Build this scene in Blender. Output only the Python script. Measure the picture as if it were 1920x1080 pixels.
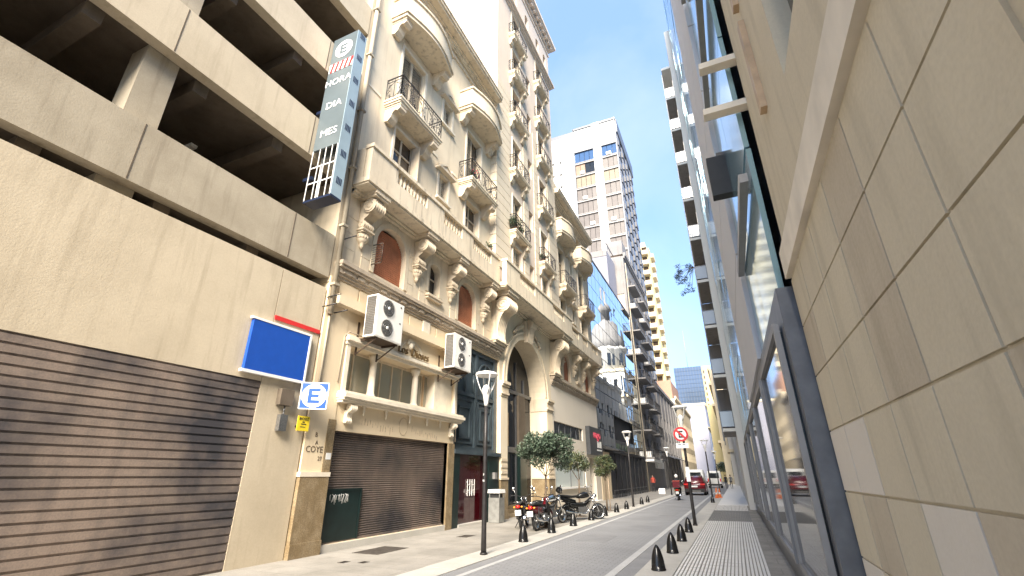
import bpy, bmesh, math, random
from mathutils import Vector, Matrix
R=math.radians
scene=bpy.context.scene
for o in list(bpy.data.objects): bpy.data.objects.remove(o)
COL=scene.collection

# ---------------------------------------------------------------- camera
cam_d=bpy.data.cameras.new('camera'); cam=bpy.data.objects.new('camera',cam_d); COL.objects.link(cam)
cam_d.sensor_fit='HORIZONTAL'; cam_d.sensor_width=36.0; cam_d.lens=859.8/1920*36.0
cam_d.clip_start=0.05; cam_d.clip_end=3000
_y,_p,_r=-0.423168,0.389703,-0.004065
fw=Vector((math.sin(_y)*math.cos(_p),math.cos(_y)*math.cos(_p),math.sin(_p)))
rt=Vector((math.cos(_y),-math.sin(_y),0)); up=rt.cross(fw)
rt2=math.cos(_r)*rt+math.sin(_r)*up; up2=-math.sin(_r)*rt+math.cos(_r)*up
mw=Matrix((rt2,up2,-fw)).transposed().to_4x4(); mw.translation=Vector((0,0,1.65))
cam.matrix_world=mw
scene.camera=cam

# ---------------------------------------------------------------- world, sun, exposure
SUN_EL,SUN_AZ=R(37),R(164.5)          # azimuth measured from +Y towards +X : sun behind the camera, on the right
w=bpy.data.worlds.new('World'); scene.world=w; w.use_nodes=True
nt=w.node_tree; bg=nt.nodes['Background']
sky=nt.nodes.new('ShaderNodeTexSky'); sky.sky_type='NISHITA'; sky.sun_disc=False
sky.sun_elevation=SUN_EL; sky.sun_rotation=SUN_AZ; sky.air_density=0.85; sky.dust_density=0.12; sky.ozone_density=2.2; sky.altitude=2400
mx=nt.nodes.new('ShaderNodeMix'); mx.data_type='RGBA'; mx.inputs[0].default_value=.80      # thin even high haze over the clear sky
tc=nt.nodes.new('ShaderNodeTexCoord'); cn=nt.nodes.new('ShaderNodeTexNoise'); cn.inputs['Scale'].default_value=2.6; cn.inputs['Detail'].default_value=6; cn.inputs['Roughness'].default_value=.55; cn.inputs['Distortion'].default_value=.6
nt.links.new(tc.outputs['Generated'],cn.inputs['Vector'])
cr_=nt.nodes.new('ShaderNodeValToRGB'); cr_.color_ramp.elements[0].position=.42; cr_.color_ramp.elements[1].position=.72
cr_.color_ramp.elements[0].color=(.34,.53,.88,1); cr_.color_ramp.elements[1].color=(.56,.70,.94,1)
nt.links.new(cn.outputs['Fac'],cr_.inputs['Fac']); nt.links.new(cr_.outputs['Color'],mx.inputs[7]); nt.links.new(sky.outputs[0],mx.inputs[6]); nt.links.new(mx.outputs[2],bg.inputs[0]); bg.inputs[1].default_value=0.15
sd=bpy.data.lights.new('sun','SUN'); sun=bpy.data.objects.new('sun',sd); COL.objects.link(sun)
sd.energy=2.1; sd.angle=R(32); sd.color=(1.0,0.90,0.76)
sdir=Vector((math.sin(SUN_AZ)*math.cos(SUN_EL),math.cos(SUN_AZ)*math.cos(SUN_EL),math.sin(SUN_EL)))
sun.rotation_euler=sdir.to_track_quat('Z','Y').to_euler()
sun.location=(20,-30,60)
scene.view_settings.view_transform='Standard'; scene.view_settings.look='None'
scene.view_settings.exposure=3.02; scene.view_settings.gamma=1.0; scene.view_settings.use_curve_mapping=False

# ---------------------------------------------------------------- materials
MATS={}
def _nodes(name):
    m=bpy.data.materials.new(name); m.use_nodes=True
    n=m.node_tree; b=n.nodes['Principled BSDF']; MATS[name]=m
    return m,n,b
def plain(name,col,rough=0.6,metal=0.0,spec=0.5,var=0.12,scale=6.0,bump=0.0,emit=None,estr=0):
    """colour with a soft noise variation"""
    m,n,b=_nodes(name)
    b.inputs['Roughness'].default_value=rough; b.inputs['Metallic'].default_value=metal
    b.inputs['Specular IOR Level'].default_value=spec
    if var>0:
        g=n.nodes.new('ShaderNodeNewGeometry'); t=n.nodes.new('ShaderNodeTexNoise')
        t.inputs['Scale'].default_value=scale; t.inputs['Detail'].default_value=5
        n.links.new(g.outputs['Position'],t.inputs['Vector'])
        r=n.nodes.new('ShaderNodeValToRGB')
        r.color_ramp.elements[0].position=.3; r.color_ramp.elements[1].position=.7
        r.color_ramp.elements[0].color=tuple(c*(1-var) for c in col)+(1,)
        r.color_ramp.elements[1].color=tuple(min(1,c*(1+var)) for c in col)+(1,)
        n.links.new(t.outputs['Fac'],r.inputs['Fac']); n.links.new(r.outputs['Color'],b.inputs['Base Color'])
        if bump>0:
            bp=n.nodes.new('ShaderNodeBump'); bp.inputs['Strength'].default_value=bump; bp.inputs['Distance'].default_value=.02
            n.links.new(t.outputs['Fac'],bp.inputs['Height']); n.links.new(bp.outputs['Normal'],b.inputs['Normal'])
    else: b.inputs['Base Color'].default_value=tuple(col)+(1,)
    if emit: b.inputs['Emission Color'].default_value=tuple(emit)+(1,); b.inputs['Emission Strength'].default_value=estr
    return m
def weathered(name,col,dirt,patch,rough=0.85,streak=0.5,amount=0.5,fine=0.15,bump=.25,big=.35,bond=None):
    """stucco or stone: broad patches, vertical run-off streaks, fine grain"""
    m,n,b=_nodes(name); b.inputs['Roughness'].default_value=rough; b.inputs['Specular IOR Level'].default_value=.25
    N=n.nodes.new; L=n.links.new
    g=N('ShaderNodeNewGeometry')
    t1=N('ShaderNodeTexNoise'); t1.inputs['Scale'].default_value=big; t1.inputs['Detail'].default_value=7; t1.inputs['Roughness'].default_value=.62
    L(g.outputs['Position'],t1.inputs['Vector'])
    mp=N('ShaderNodeMapping'); mp.inputs['Scale'].default_value=(3.2,3.2,.28); L(g.outputs['Position'],mp.inputs['Vector'])
    t2=N('ShaderNodeTexNoise'); t2.inputs['Scale'].default_value=1.6; t2.inputs['Detail'].default_value=6; t2.inputs['Roughness'].default_value=.6; L(mp.outputs[0],t2.inputs['Vector'])
    t3=N('ShaderNodeTexNoise'); t3.inputs['Scale'].default_value=38; t3.inputs['Detail'].default_value=3; L(g.outputs['Position'],t3.inputs['Vector'])
    def ramp(src,a,bb):
        r=N('ShaderNodeMapRange'); r.inputs[1].default_value=a; r.inputs[2].default_value=bb; L(src,r.inputs[0]); return r.outputs[0]
    def mix(fac,c1,c2):
        x=N('ShaderNodeMix'); x.data_type='RGBA'
        if isinstance(fac,float): x.inputs[0].default_value=fac
        else: L(fac,x.inputs[0])
        for k,c in ((6,c1),(7,c2)):
            if isinstance(c,tuple): x.inputs[k].default_value=c+(1,)
            else: L(c,x.inputs[k])
        return x.outputs[2]
    def mul(a,k):
        x=N('ShaderNodeMath'); x.operation='MULTIPLY'; L(a,x.inputs[0])
        if isinstance(k,float): x.inputs[1].default_value=k
        else: L(k,x.inputs[1])
        return x.outputs[0]
    c=mix(mul(ramp(t1.outputs['Fac'],.40,.66),amount),tuple(col),tuple(patch))
    c=mix(mul(ramp(t2.outputs['Fac'],.52,.74),streak),c,tuple(dirt))
    f=mul(ramp(t3.outputs['Fac'],.35,.7),fine)
    c=mix(f,c,tuple(dirt))
    if bond:            # small paving setts, too fine to model: (length, row height, joint, strength)
        br=N('ShaderNodeTexBrick'); br.inputs['Scale'].default_value=1.0; br.inputs['Brick Width'].default_value=bond[0]; br.inputs['Row Height'].default_value=bond[1]
        br.inputs['Mortar Size'].default_value=bond[2]; br.inputs['Color1'].default_value=(1,1,1,1); br.inputs['Color2'].default_value=(.86,.86,.87,1); br.inputs['Mortar'].default_value=(.55,.55,.55,1)
        L(g.outputs['Position'],br.inputs['Vector'])
        mm=N('ShaderNodeMix'); mm.data_type='RGBA'; mm.blend_type='MULTIPLY'; mm.inputs[0].default_value=bond[3]; L(c,mm.inputs[6]); L(br.outputs['Color'],mm.inputs[7]); c=mm.outputs[2]
    L(c,b.inputs['Base Color'])
    bp=N('ShaderNodeBump'); bp.inputs['Strength'].default_value=bump; bp.inputs['Distance'].default_value=.01
    L(t3.outputs['Fac'],bp.inputs['Height']); L(bp.outputs['Normal'],b.inputs['Normal'])
    return m
def glassy(name,col,rough=.03,metal=0.0,spec=.9,bump=0.0,bscale=.6):
    m,n,b=_nodes(name); b.inputs['Base Color'].default_value=tuple(col)+(1,)
    b.inputs['Roughness'].default_value=rough; b.inputs['Metallic'].default_value=metal; b.inputs['Specular IOR Level'].default_value=spec
    if bump>0:
        g=n.nodes.new('ShaderNodeNewGeometry'); t=n.nodes.new('ShaderNodeTexNoise'); t.inputs['Scale'].default_value=bscale; t.inputs['Detail'].default_value=1.5
        n.links.new(g.outputs['Position'],t.inputs['Vector'])
        bp=n.nodes.new('ShaderNodeBump'); bp.inputs['Strength'].default_value=bump; bp.inputs['Distance'].default_value=.05
        n.links.new(t.outputs['Fac'],bp.inputs['Height']); n.links.new(bp.outputs['Normal'],b.inputs['Normal'])
    return m

weathered('stucco',(.74,.645,.49),(.42,.345,.255),(.62,.525,.385),streak=.45,amount=.7,big=.5)
weathered('stucco_office',(.70,.635,.535),(.48,.42,.34),(.63,.57,.48),streak=.15,amount=.4,fine=.08)
weathered('stucco_shop',(.73,.605,.42),(.46,.37,.27),(.63,.52,.38),streak=.15,amount=.4,fine=.08)
weathered('stone_old',(.72,.63,.485),(.25,.21,.16),(.60,.51,.38),streak=.8,amount=.75,big=.9,bump=.5)
weathered('stone_orn',(.69,.59,.445),(.25,.20,.145),(.56,.465,.34),streak=.55,amount=.7,big=1.8,bump=.4)
weathered('cornice_stone',(.50,.42,.325),(.17,.14,.11),(.35,.295,.225),streak=.55,amount=.7,big=1.2,bump=.5)
weathered('stucco_tower',(.69,.58,.475),(.46,.37,.295),(.63,.53,.43),streak=.15,amount=.45)
weathered('stone_block',(.68,.595,.465),(.44,.365,.27),(.60,.52,.40),streak=.22,amount=.5,big=.5)
weathered('marble_brown',(.26,.19,.105),(.07,.05,.03),(.38,.30,.19),streak=.35,amount=.95,big=3.2,rough=.4,bump=.1,fine=.5)
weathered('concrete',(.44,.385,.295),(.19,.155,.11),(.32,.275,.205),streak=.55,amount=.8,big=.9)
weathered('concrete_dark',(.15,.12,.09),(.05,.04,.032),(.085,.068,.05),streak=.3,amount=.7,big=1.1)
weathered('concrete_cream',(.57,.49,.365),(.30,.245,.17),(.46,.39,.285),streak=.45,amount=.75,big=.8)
weathered('wall_grey',(.25,.24,.235),(.09,.088,.088),(.18,.172,.17),streak=.5,amount=.6,big=.6)
weathered('wall_beige',(.52,.42,.33),(.34,.27,.20),(.47,.38,.30),streak=.2,amount=.5)
weathered('wall_white',(.60,.59,.56),(.42,.41,.39),(.54,.53,.50),streak=.15,amount=.4)
weathered('wall_lilac',(.25,.25,.29),(.18,.18,.21),(.22,.22,.26),streak=.12,amount=.4)
weathered('wall_yellow',(.52,.43,.22),(.35,.28,.14),(.47,.40,.25),streak=.15,amount=.4)
weathered('wall_cream',(.64,.56,.41),(.36,.31,.22),(.53,.46,.34),streak=.45,amount=.6,big=.5)
weathered('pavement',(.37,.345,.305),(.13,.12,.105),(.25,.235,.205),streak=.0,amount=.85,big=.9,fine=.25,bump=.35,bond=(1.0,.6,.012,.45))
weathered('kerb_stone',(.55,.525,.475),(.27,.255,.225),(.44,.42,.375),streak=.0,amount=.6,big=1.2,fine=.25)
weathered('asphalt',(.36,.36,.36),(.19,.19,.192),(.27,.27,.273),streak=.0,amount=.75,big=.45,fine=.45,bump=.6,bond=(.24,.12,.012,.6))
weathered('gutter_stone',(.26,.26,.262),(.13,.13,.135),(.34,.335,.33),streak=.0,amount=.6,big=2.,fine=.35)
weathered('white_paint',(.55,.545,.53),(.28,.275,.27),(.42,.415,.40),streak=.0,amount=.6,big=1.5,fine=.3)
weathered('tile_grey',(.76,.74,.70),(.50,.485,.455),(.66,.64,.605),streak=.0,amount=.5,big=1.4,fine=.2)
weathered('tile_dark',(.24,.235,.225),(.13,.125,.12),(.20,.195,.19),streak=.0,amount=.5,big=1.4,fine=.2)
plain('ground_far',(.16,.155,.15),.9)
plain('iron',(.035,.032,.032),.45,.3,var=.25,scale=9)
plain('iron_brown',(.075,.05,.035),.5,.3,var=.3)
plain('white_metal',(.80,.79,.76),.35,var=.04)
plain('ac_white',(.80,.78,.73),.4,var=.05,scale=3)
plain('ac_dark',(.13,.12,.105),.5,var=.2)
weathered('shutter_metal',(.30,.235,.19),(.045,.045,.055),(.045,.046,.055),rough=.42,streak=.3,amount=.95,big=.55,fine=.25,bump=.05)
plain('shutter_red',(.42,.155,.075),.6,var=.25,scale=2.0)
plain('shutter_cream',(.60,.51,.38),.6,var=.15,scale=4)
plain('green_metal',(.010,.024,.023),.35,.2,var=.25,scale=3)
plain('blue_door',(.055,.075,.088),.38,.1,var=.25,scale=2.5)
plain('wood_tan',(.42,.29,.17),.5,var=.2)
plain('black_gloss',(.012,.012,.012),.25,var=.1)
plain('screen_black',(.012,.014,.02),.65,var=.3,scale=1.5)
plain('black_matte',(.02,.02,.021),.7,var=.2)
plain('rubber',(.018,.018,.018),.8,var=.2)
plain('chrome',(.72,.72,.72),.15,1.0,var=.05)
plain('engine_grey',(.28,.28,.28),.35,.8,var=.2,scale=30)
plain('red_paint',(.11,.007,.011),.22,var=.1)
plain('red_light',(.62,.02,.015),.2,var=.1)
plain('orange_light',(.8,.32,.03),.25,var=.1)
plain('orange_cone',(.80,.20,.05),.5,var=.12)
plain('white_plain',(.80,.80,.78),.5,var=.04)
plain('sign_blue',(.012,.075,.40),.35,var=.05)
plain('sign_navy',(.012,.02,.05),.4,var=.1)
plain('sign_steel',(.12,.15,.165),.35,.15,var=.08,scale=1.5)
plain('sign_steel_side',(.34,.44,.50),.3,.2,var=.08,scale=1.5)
plain('sign_red',(.55,.03,.03),.4,var=.05)
plain('sign_yellow',(.78,.60,.03),.5,var=.06)
plain('sign_dark',(.055,.058,.062),.3,var=.1)
plain('pink_letters',(.72,.09,.14),.4,var=.05)
plain('gold_letters',(.16,.105,.045),.45,.4,var=.3,scale=20)
plain('ghost_letters',(.50,.40,.28),.9,var=.3,scale=30)
plain('graffiti',(.10,.07,.045),.7,var=.2)
plain('stucco_light',(.73,.655,.53),.8,var=.12,scale=3)
plain('bin_metal',(.32,.32,.30),.45,.5,var=.2)
plain('red_brick',(.34,.20,.14),.8,var=.2)
plain('cover_iron',(.115,.10,.085),.6,.4,var=.3,scale=8)
plain('skin',(.45,.27,.19),.6,var=.05)
plain('cloth_red',(.50,.08,.05),.8,var=.15)
plain('cloth_grey',(.16,.165,.17),.85,var=.15)
plain('cloth_dark',(.022,.024,.03),.85,var=.2)
plain('hair_dark',(.02,.015,.012),.7,var=.2)
plain('bark',(.13,.095,.065),.9,var=.3,scale=20,bump=.5)
plain('stake_wood',(.42,.31,.22),.8,var=.15)
plain('soil',(.09,.065,.045),.95,var=.3,scale=15)
plain('aluminium',(.24,.23,.22),.45,.2,var=.08)
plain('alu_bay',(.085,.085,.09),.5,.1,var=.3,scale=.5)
weathered('wall_pale',(.58,.58,.59),(.42,.42,.43),(.52,.52,.53),streak=.15,amount=.4)
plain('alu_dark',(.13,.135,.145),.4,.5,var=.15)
plain('blind_tan',(.12,.105,.095),.55,var=.12,scale=1.2)
plain('blind_brown',(.095,.08,.072),.5,var=.15,scale=1.2)
plain('blind_ochre',(.17,.135,.085),.5,var=.15,scale=1.2)
plain('blind_orange',(.20,.12,.075),.5,var=.15,scale=1.2)
plain('panel_white',(.58,.575,.54),.5,var=.06)
glassy('pane_dark',(.018,.021,.025),.05,bump=.012,spec=.5)
glassy('pane_entry',(.010,.012,.016),.06,bump=.015,spec=.28)
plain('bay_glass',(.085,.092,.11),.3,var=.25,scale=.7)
glassy('pane_brown',(.05,.035,.025),.06)
glassy('pane_blue',(.07,.13,.24),.08,metal=.4)
glassy('pane_curtain',(.30,.29,.23),.12)
glassy('pane_pale',(.52,.58,.56),.15)
glassy('pane_red',(.040,.0016,.004),.06,bump=.02)
glassy('mirror_blue',(.74,.79,.81),.01,metal=1.0,bump=.03,bscale=.9)
glassy('mirror_cyan',(.34,.56,.66),.10,metal=.65,bump=.08)
glassy('mirror_tower',(.10,.135,.19),.12,metal=.4)
glassy('rail_glass',(.34,.36,.37),.1)
for k,c in (('leaf_a',(.07,.105,.068)),('leaf_b',(.115,.15,.105)),('leaf_c',(.12,.13,.055)),('leaf_d',(.062,.082,.03))):
    plain(k,c,.42,var=.3,scale=14)

# ---------------------------------------------------------------- mesh builder
WLOC={}
class MB:
    def __init__(s): s.v=[]; s.f=[]; s.sm=[]
    def add(s,vs,fs,smooth=False):
        k=len(s.v); s.v+= [tuple(v) for v in vs]; s.f+=[tuple(i+k for i in f) for f in fs]; s.sm+=[smooth]*len(fs); return s
    def box(s,x0,x1,y0,y1,z0,z1):
        if x0>x1:x0,x1=x1,x0
        if y0>y1:y0,y1=y1,y0
        if z0>z1:z0,z1=z1,z0
        return s.add([(x0,y0,z0),(x1,y0,z0),(x1,y1,z0),(x0,y1,z0),(x0,y0,z1),(x1,y0,z1),(x1,y1,z1),(x0,y1,z1)],
              [(0,3,2,1),(4,5,6,7),(0,1,5,4),(1,2,6,5),(2,3,7,6),(3,0,4,7)])
    def prism_y(s,prof,y0,y1,smooth=False):
        """prof: list of (x,z) polygon, extruded along y"""
        n=len(prof); vs=[(x,y0,z) for x,z in prof]+[(x,y1,z) for x,z in prof]
        a=sum(prof[i][0]*prof[(i+1)%n][1]-prof[(i+1)%n][0]*prof[i][1] for i in range(n))
        fs=[tuple(range(n)),tuple(range(2*n-1,n-1,-1))]+[(i,n+i,n+(i+1)%n,(i+1)%n) for i in range(n)]
        if a<0: fs=[tuple(reversed(f)) for f in fs]
        fs=[tuple(f) for f in fs]
        return s.add(vs,fs,smooth)
    def prism_x(s,prof,x0,x1,smooth=False):
        """prof: (y,z)"""
        n=len(prof); a=sum(prof[i][0]*prof[(i+1)%n][1]-prof[(i+1)%n][0]*prof[i][1] for i in range(n))
        if a<0: prof=prof[::-1]
        vs=[(x0,y,z) for y,z in prof]+[(x1,y,z) for y,z in prof]
        fs=[tuple(range(n-1,-1,-1)),tuple(range(n,2*n))]+[(i,(i+1)%n,n+(i+1)%n,n+i) for i in range(n)]
        return s.add(vs,fs,smooth)
    def prism_z(s,prof,z0,z1,smooth=False):
        n=len(prof); a=sum(prof[i][0]*prof[(i+1)%n][1]-prof[(i+1)%n][0]*prof[i][1] for i in range(n))
        if a<0: prof=prof[::-1]
        vs=[(x,y,z0) for x,y in prof]+[(x,y,z1) for x,y in prof]
        fs=[tuple(range(n-1,-1,-1)),tuple(range(n,2*n))]+[(i,(i+1)%n,n+(i+1)%n,n+i) for i in range(n)]
        return s.add(vs,fs,smooth)
    def lathe(s,prof,c=(0,0,0),seg=10,axis='z',smooth=True):
        """prof: (r,h)"""
        vs=[];fs=[]
        for r,h in prof:
            for k in range(seg):
                a=2*math.pi*k/seg; p=(r*math.cos(a),r*math.sin(a),h)
                if axis=='y': p=(p[1],p[2],p[0])
                elif axis=='x': p=(p[2],p[0],p[1])
                vs.append((p[0]+c[0],p[1]+c[1],p[2]+c[2]))
        for i in range(len(prof)-1):
            for k in range(seg):
                fs.append((i*seg+k,i*seg+(k+1)%seg,(i+1)*seg+(k+1)%seg,(i+1)*seg+k))
        s.add(vs,fs,smooth)
        k=len(s.v)-len(vs)
        if prof[0][0]>1e-4: s.f.append(tuple(k+i for i in range(seg-1,-1,-1))); s.sm.append(False)
        if prof[-1][0]>1e-4: s.f.append(tuple(k+(len(prof)-1)*seg+i for i in range(seg))); s.sm.append(False)
        return s
    def tube(s,path,r,seg=6,smooth=True,cap=True):
        n=len(path); P=[Vector(p) for p in path]; rr=r if isinstance(r,(list,tuple)) else [r]*n
        vs=[];fs=[]; u=None
        for i in range(n):
            d=(P[min(i+1,n-1)]-P[max(i-1,0)])
            if d.length<1e-9: d=Vector((0,0,1))
            d.normalize()
            if u is None:
                u=d.cross(Vector((0,0,1)))
                if u.length<.1: u=d.cross(Vector((1,0,0)))
            u=(u-d*u.dot(d)); u.normalize(); v=d.cross(u)
            for k in range(seg):
                a=2*math.pi*k/seg+math.pi/seg; vs.append(P[i]+rr[i]*(math.cos(a)*u+math.sin(a)*v))
        for i in range(n-1):
            for k in range(seg): fs.append((i*seg+k,i*seg+(k+1)%seg,(i+1)*seg+(k+1)%seg,(i+1)*seg+k))
        b=len(s.v); s.add(vs,fs,smooth)
        if cap:
            s.f.append(tuple(b+i for i in range(seg-1,-1,-1))); s.sm.append(False)
            s.f.append(tuple(b+(n-1)*seg+i for i in range(seg))); s.sm.append(False)
        return s
    def bar(s,a,b,r): return s.tube([a,b],r,4,False)
    def ellipsoid(s,c,r,seg=12,rings=8,fn=None):
        vs=[];fs=[]
        for i in range(rings+1):
            t=math.pi*i/rings
            for k in range(seg):
                a=2*math.pi*k/seg; d=Vector((math.sin(t)*math.cos(a),math.sin(t)*math.sin(a),math.cos(t)))
                q=1 if fn is None else fn(d)
                vs.append((c[0]+r[0]*d.x*q,c[1]+r[1]*d.y*q,c[2]+r[2]*d.z*q))
        for i in range(rings):
            for k in range(seg): fs.append((i*seg+k,(i+1)*seg+k,(i+1)*seg+(k+1)%seg,i*seg+(k+1)%seg))
        return s.add(vs,fs,True)
    def mesh(s,name,mat,origin=(0,0,0)):
        me=bpy.data.meshes.new(name); ox,oy,oz=origin
        me.from_pydata([(x-ox,y-oy,z-oz) for x,y,z in s.v],[],s.f)
        me.polygons.foreach_set('use_smooth',s.sm)
        me.validate(); me.update()
        ms=mat if isinstance(mat,(list,tuple)) else [mat]
        for q in ms: me.materials.append(MATS[q])
        return me
    def build(s,name,mat,parent=None,origin=None,local=False):
        """world-space vertices -> one object; local=True keeps vertices in the parent's frame"""
        if local: origin=(0,0,0)
        if origin is None:
            xs=[v[0] for v in s.v]; ys=[v[1] for v in s.v]; zs=[v[2] for v in s.v]
            origin=((min(xs)+max(xs))/2,(min(ys)+max(ys))/2,min(zs))
        return place(s.mesh(name,mat,origin),name,parent,origin,local)
def place(me,name,parent=None,loc=(0,0,0),local=False,rot=None):
    o=bpy.data.objects.new(name,me); COL.objects.link(o)
    pl=Vector(WLOC.get(parent.name,(0,0,0))) if (parent and not local) else Vector((0,0,0))
    o.location=Vector(loc)-pl
    if rot: o.rotation_euler=rot
    if parent: o.parent=parent
    if not local: WLOC[o.name]=tuple(loc)
    return o
def tag(o,label=None,cat=None,group=None,kind=None):
    if label:o['label']=label
    if cat:o['category']=cat
    if group:o['group']=group
    if kind:o['kind']=kind
    return o
def thing(name,loc,label,cat,group=None,rz=0):
    o=bpy.data.objects.new(name,None); COL.objects.link(o); o.location=loc; o.rotation_euler=(0,0,rz)
    o.empty_display_size=.3; WLOC[o.name]=tuple(loc); return tag(o,label,cat,group)
def struct(name,mb,mat,parent=None):
    o=mb.build(name,mat,parent)
    if not parent: o['kind']='structure'
    return o
def copy_tree(o,loc,rz=None,label=None,parent=None):
    c=o.copy(); COL.objects.link(c); c.parent=parent
    if parent is None:
        c.location=loc
        if rz is not None: c.rotation_euler=(0,0,rz)
        if label: c['label']=label
    for ch in list(o.children): copy_tree(ch,None,parent=c)
    return c
def text_mesh(body,size,depth,mat,origin,right,upv,align='CENTER',squash=1.0):
    """flat lettering as mesh: baseline-centre at origin, reading along `right`"""
    cu=bpy.data.curves.new('lettering','FONT'); cu.body=body; cu.size=size; cu.align_x=align; cu.extrude=depth/2; cu.resolution_u=3
    ob=bpy.data.objects.new('tmp',cu); COL.objects.link(ob)
    dg=bpy.context.evaluated_depsgraph_get(); me=bpy.data.meshes.new_from_object(ob.evaluated_get(dg))
    bpy.data.objects.remove(ob); bpy.data.curves.remove(cu)
    r=Vector(right).normalized(); u=Vector(upv).normalized(); nn=r.cross(u)
    M=Matrix((r*squash,u,nn)).transposed().to_4x4()
    me.transform(M); me.materials.clear(); me.materials.append(MATS[mat])
    return me
def lettering(name,body,size,depth,mat,parent,origin,right=(0,1,0),upv=(0,0,1),local=False,squash=1.0):
    return place(text_mesh(body,size,depth,mat,origin,right,upv,squash=squash),name,parent,origin,local)

# wall with openings, plane x = const facing +X (face=1) or -X (face=-1).
# holes: (y0,y1,z0,z1,arched,depth)
def wall_x(mb,x,y0,y1,z0,z1,holes,face=1,nseg=14):
    ys=sorted({y0,y1}|{h[0] for h in holes}|{h[1] for h in holes}); zs=sorted({z0,z1}|{h[2] for h in holes}|{h[3] for h in holes})
    def q(vs):
        if face<0: vs=vs[::-1]
        mb.add(vs,[tuple(range(len(vs)))])
    for i in range(len(ys)-1):
        for j in range(len(zs)-1):
            cy=(ys[i]+ys[i+1])/2; cz=(zs[j]+zs[j+1])/2
            if not(y0<cy<y1 and z0<cz<z1): continue
            if any(h[0]<cy<h[1] and h[2]<cz<h[3] for h in holes): continue
            q([(x,ys[i],zs[j]),(x,ys[i+1],zs[j]),(x,ys[i+1],zs[j+1]),(x,ys[i],zs[j+1])])
    for h in holes:
        a,b,c,d,arch,dep=h; xb=x-face*dep
        if arch:
            r=(b-a)/2; sp=d-r; cy=(a+b)/2
            pts=[(cy-r*math.cos(math.pi*k/nseg),sp+r*math.sin(math.pi*k/nseg)) for k in range(nseg+1)]
            for k in range(nseg):
                p,p2=pts[k],pts[k+1]
                q([(x,p[0],p[1]),(x,p2[0],p2[1]),(x,p2[0],d),(x,p[0],d)])
                q([(x,p2[0],p2[1]),(x,p[0],p[1]),(xb,p[0],p[1]),(xb,p2[0],p2[1])])
            top=sp
        else:
            top=d; q([(x,b,d),(x,a,d),(xb,a,d),(xb,b,d)])
        q([(x,a,top),(x,a,c),(xb,a,c),(xb,a,top)])
        q([(x,b,c),(x,b,top),(xb,b,top),(xb,b,c)])
        q([(x,a,c),(x,b,c),(xb,b,c),(xb,a,c)])
    return mb
def arch_pane(mb,x,y0,y1,z0,z1,n=14,t=.03):
    r=(y1-y0)/2; cy=(y0+y1)/2; sp=z1-r
    prof=[(y0,z0),(y1,z0)]+[(cy+r*math.cos(math.pi*k/n),sp+r*math.sin(math.pi*k/n)) for k in range(n+1)]
    mb.prism_x(prof,x-t,x); return mb
def moulding(mb,x,y0,y1,steps,ret=0.0):
    """stack of boxes (proj,z0,z1) on plane x facing +X; ret = how far the ends return past y0/y1 in step with projection"""
    for pr,a,b in steps: mb.box(x-.02,x+pr,y0-(pr if ret else 0)*ret,y1+(pr if ret else 0)*ret,a,b)
    return mb

def bold_e(mb,c,w_,h,d=.01):
    """bold capital E in the xz plane facing -Y, centred on c"""
    x,y,z=c; t=h*.2
    mb.box(x-w_/2,x-w_/2+w_*.3,y,y+d,z-h/2,z+h/2)
    for q in (-h/2,-t/2,h/2-t): mb.box(x-w_/2+w_*.3,x+w_/2*(1 if q!=-t/2 else .8),y,y+d,z+q,z+q+t)
    return mb
# ================================================================ SETTING
struct('ground',MB().add([(-900,-400,-.06),(900,-400,-.06),(900,1600,-.06),(-900,1600,-.06)],[(0,1,2,3)]),'ground_far')
struct('road',MB().box(-4.75,-2.42,-40,330,-.05,0),'asphalt')
struct('left_pavement',MB().box(-10.4,-5.86,-40,330,-.05,.004),'pavement')
struct('left_gutter',MB().box(-5.16,-4.87,-40,330,-.05,-.004),'gutter_stone')
struct('left_road_edge_line',MB().box(-4.87,-4.75,-40,330,-.05,.004),'white_paint')
struct('right_gutter',MB().box(-2.26,-1.93,-40,330,-.05,-.004),'gutter_stone')
struct('right_road_edge_line',MB().box(-2.42,-2.26,-40,330,-.05,.004),'white_paint')
rp=struct('right_pavement',MB().box(-1.30,2.2,-40,330,-.05,-.012),'pavement')
kl=struct('left_kerb',MB().box(-5.86,-5.16,-40,330,-.05,-.004),'gutter_stone')
kr=struct('right_kerb',MB().box(-1.93,-1.30,-40,330,-.05,-.004),'gutter_stone')
random.seed(3)
slab=MB().box(-.345,.345,-.594,.594,-.03,.012).mesh('kerb_slab','kerb_stone')
for k in range(46): place(slab,'kerb_slab',kl,(-5.51,1.0+k*1.2,random.uniform(-.003,.003)))
slab2=MB().box(-.31,.31,-.594,.594,-.03,.012).mesh('kerb_slab','kerb_stone')
for k in range(42): place(slab2,'kerb_slab',kr,(-1.615,1.4+k*1.2,random.uniform(-.003,.003)))
# ridged footway tiles
tm=MB().box(-.196,.196,-.196,.196,-.03,-.014)
for k in range(6): tm.box(-.192+k*.0655,-.192+k*.0655+.042,-.192,.192,-.014,.006)
tmesh=tm.mesh('tile','tile_grey'); tdark=tm.mesh('tile','tile_dark')
nt_=0
for j in range(72):
    for i in range(4):
        y=4.2+j*.4; x=-1.1+i*.4
        dark=21.6<y<28.2
        place(tdark if dark else tmesh,'tile',rp,(x,y,random.uniform(-.002,.002)))
struct('tiled_footway',MB().box(-1.30,.72,33,330,-.05,.004),'tile_grey')
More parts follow.
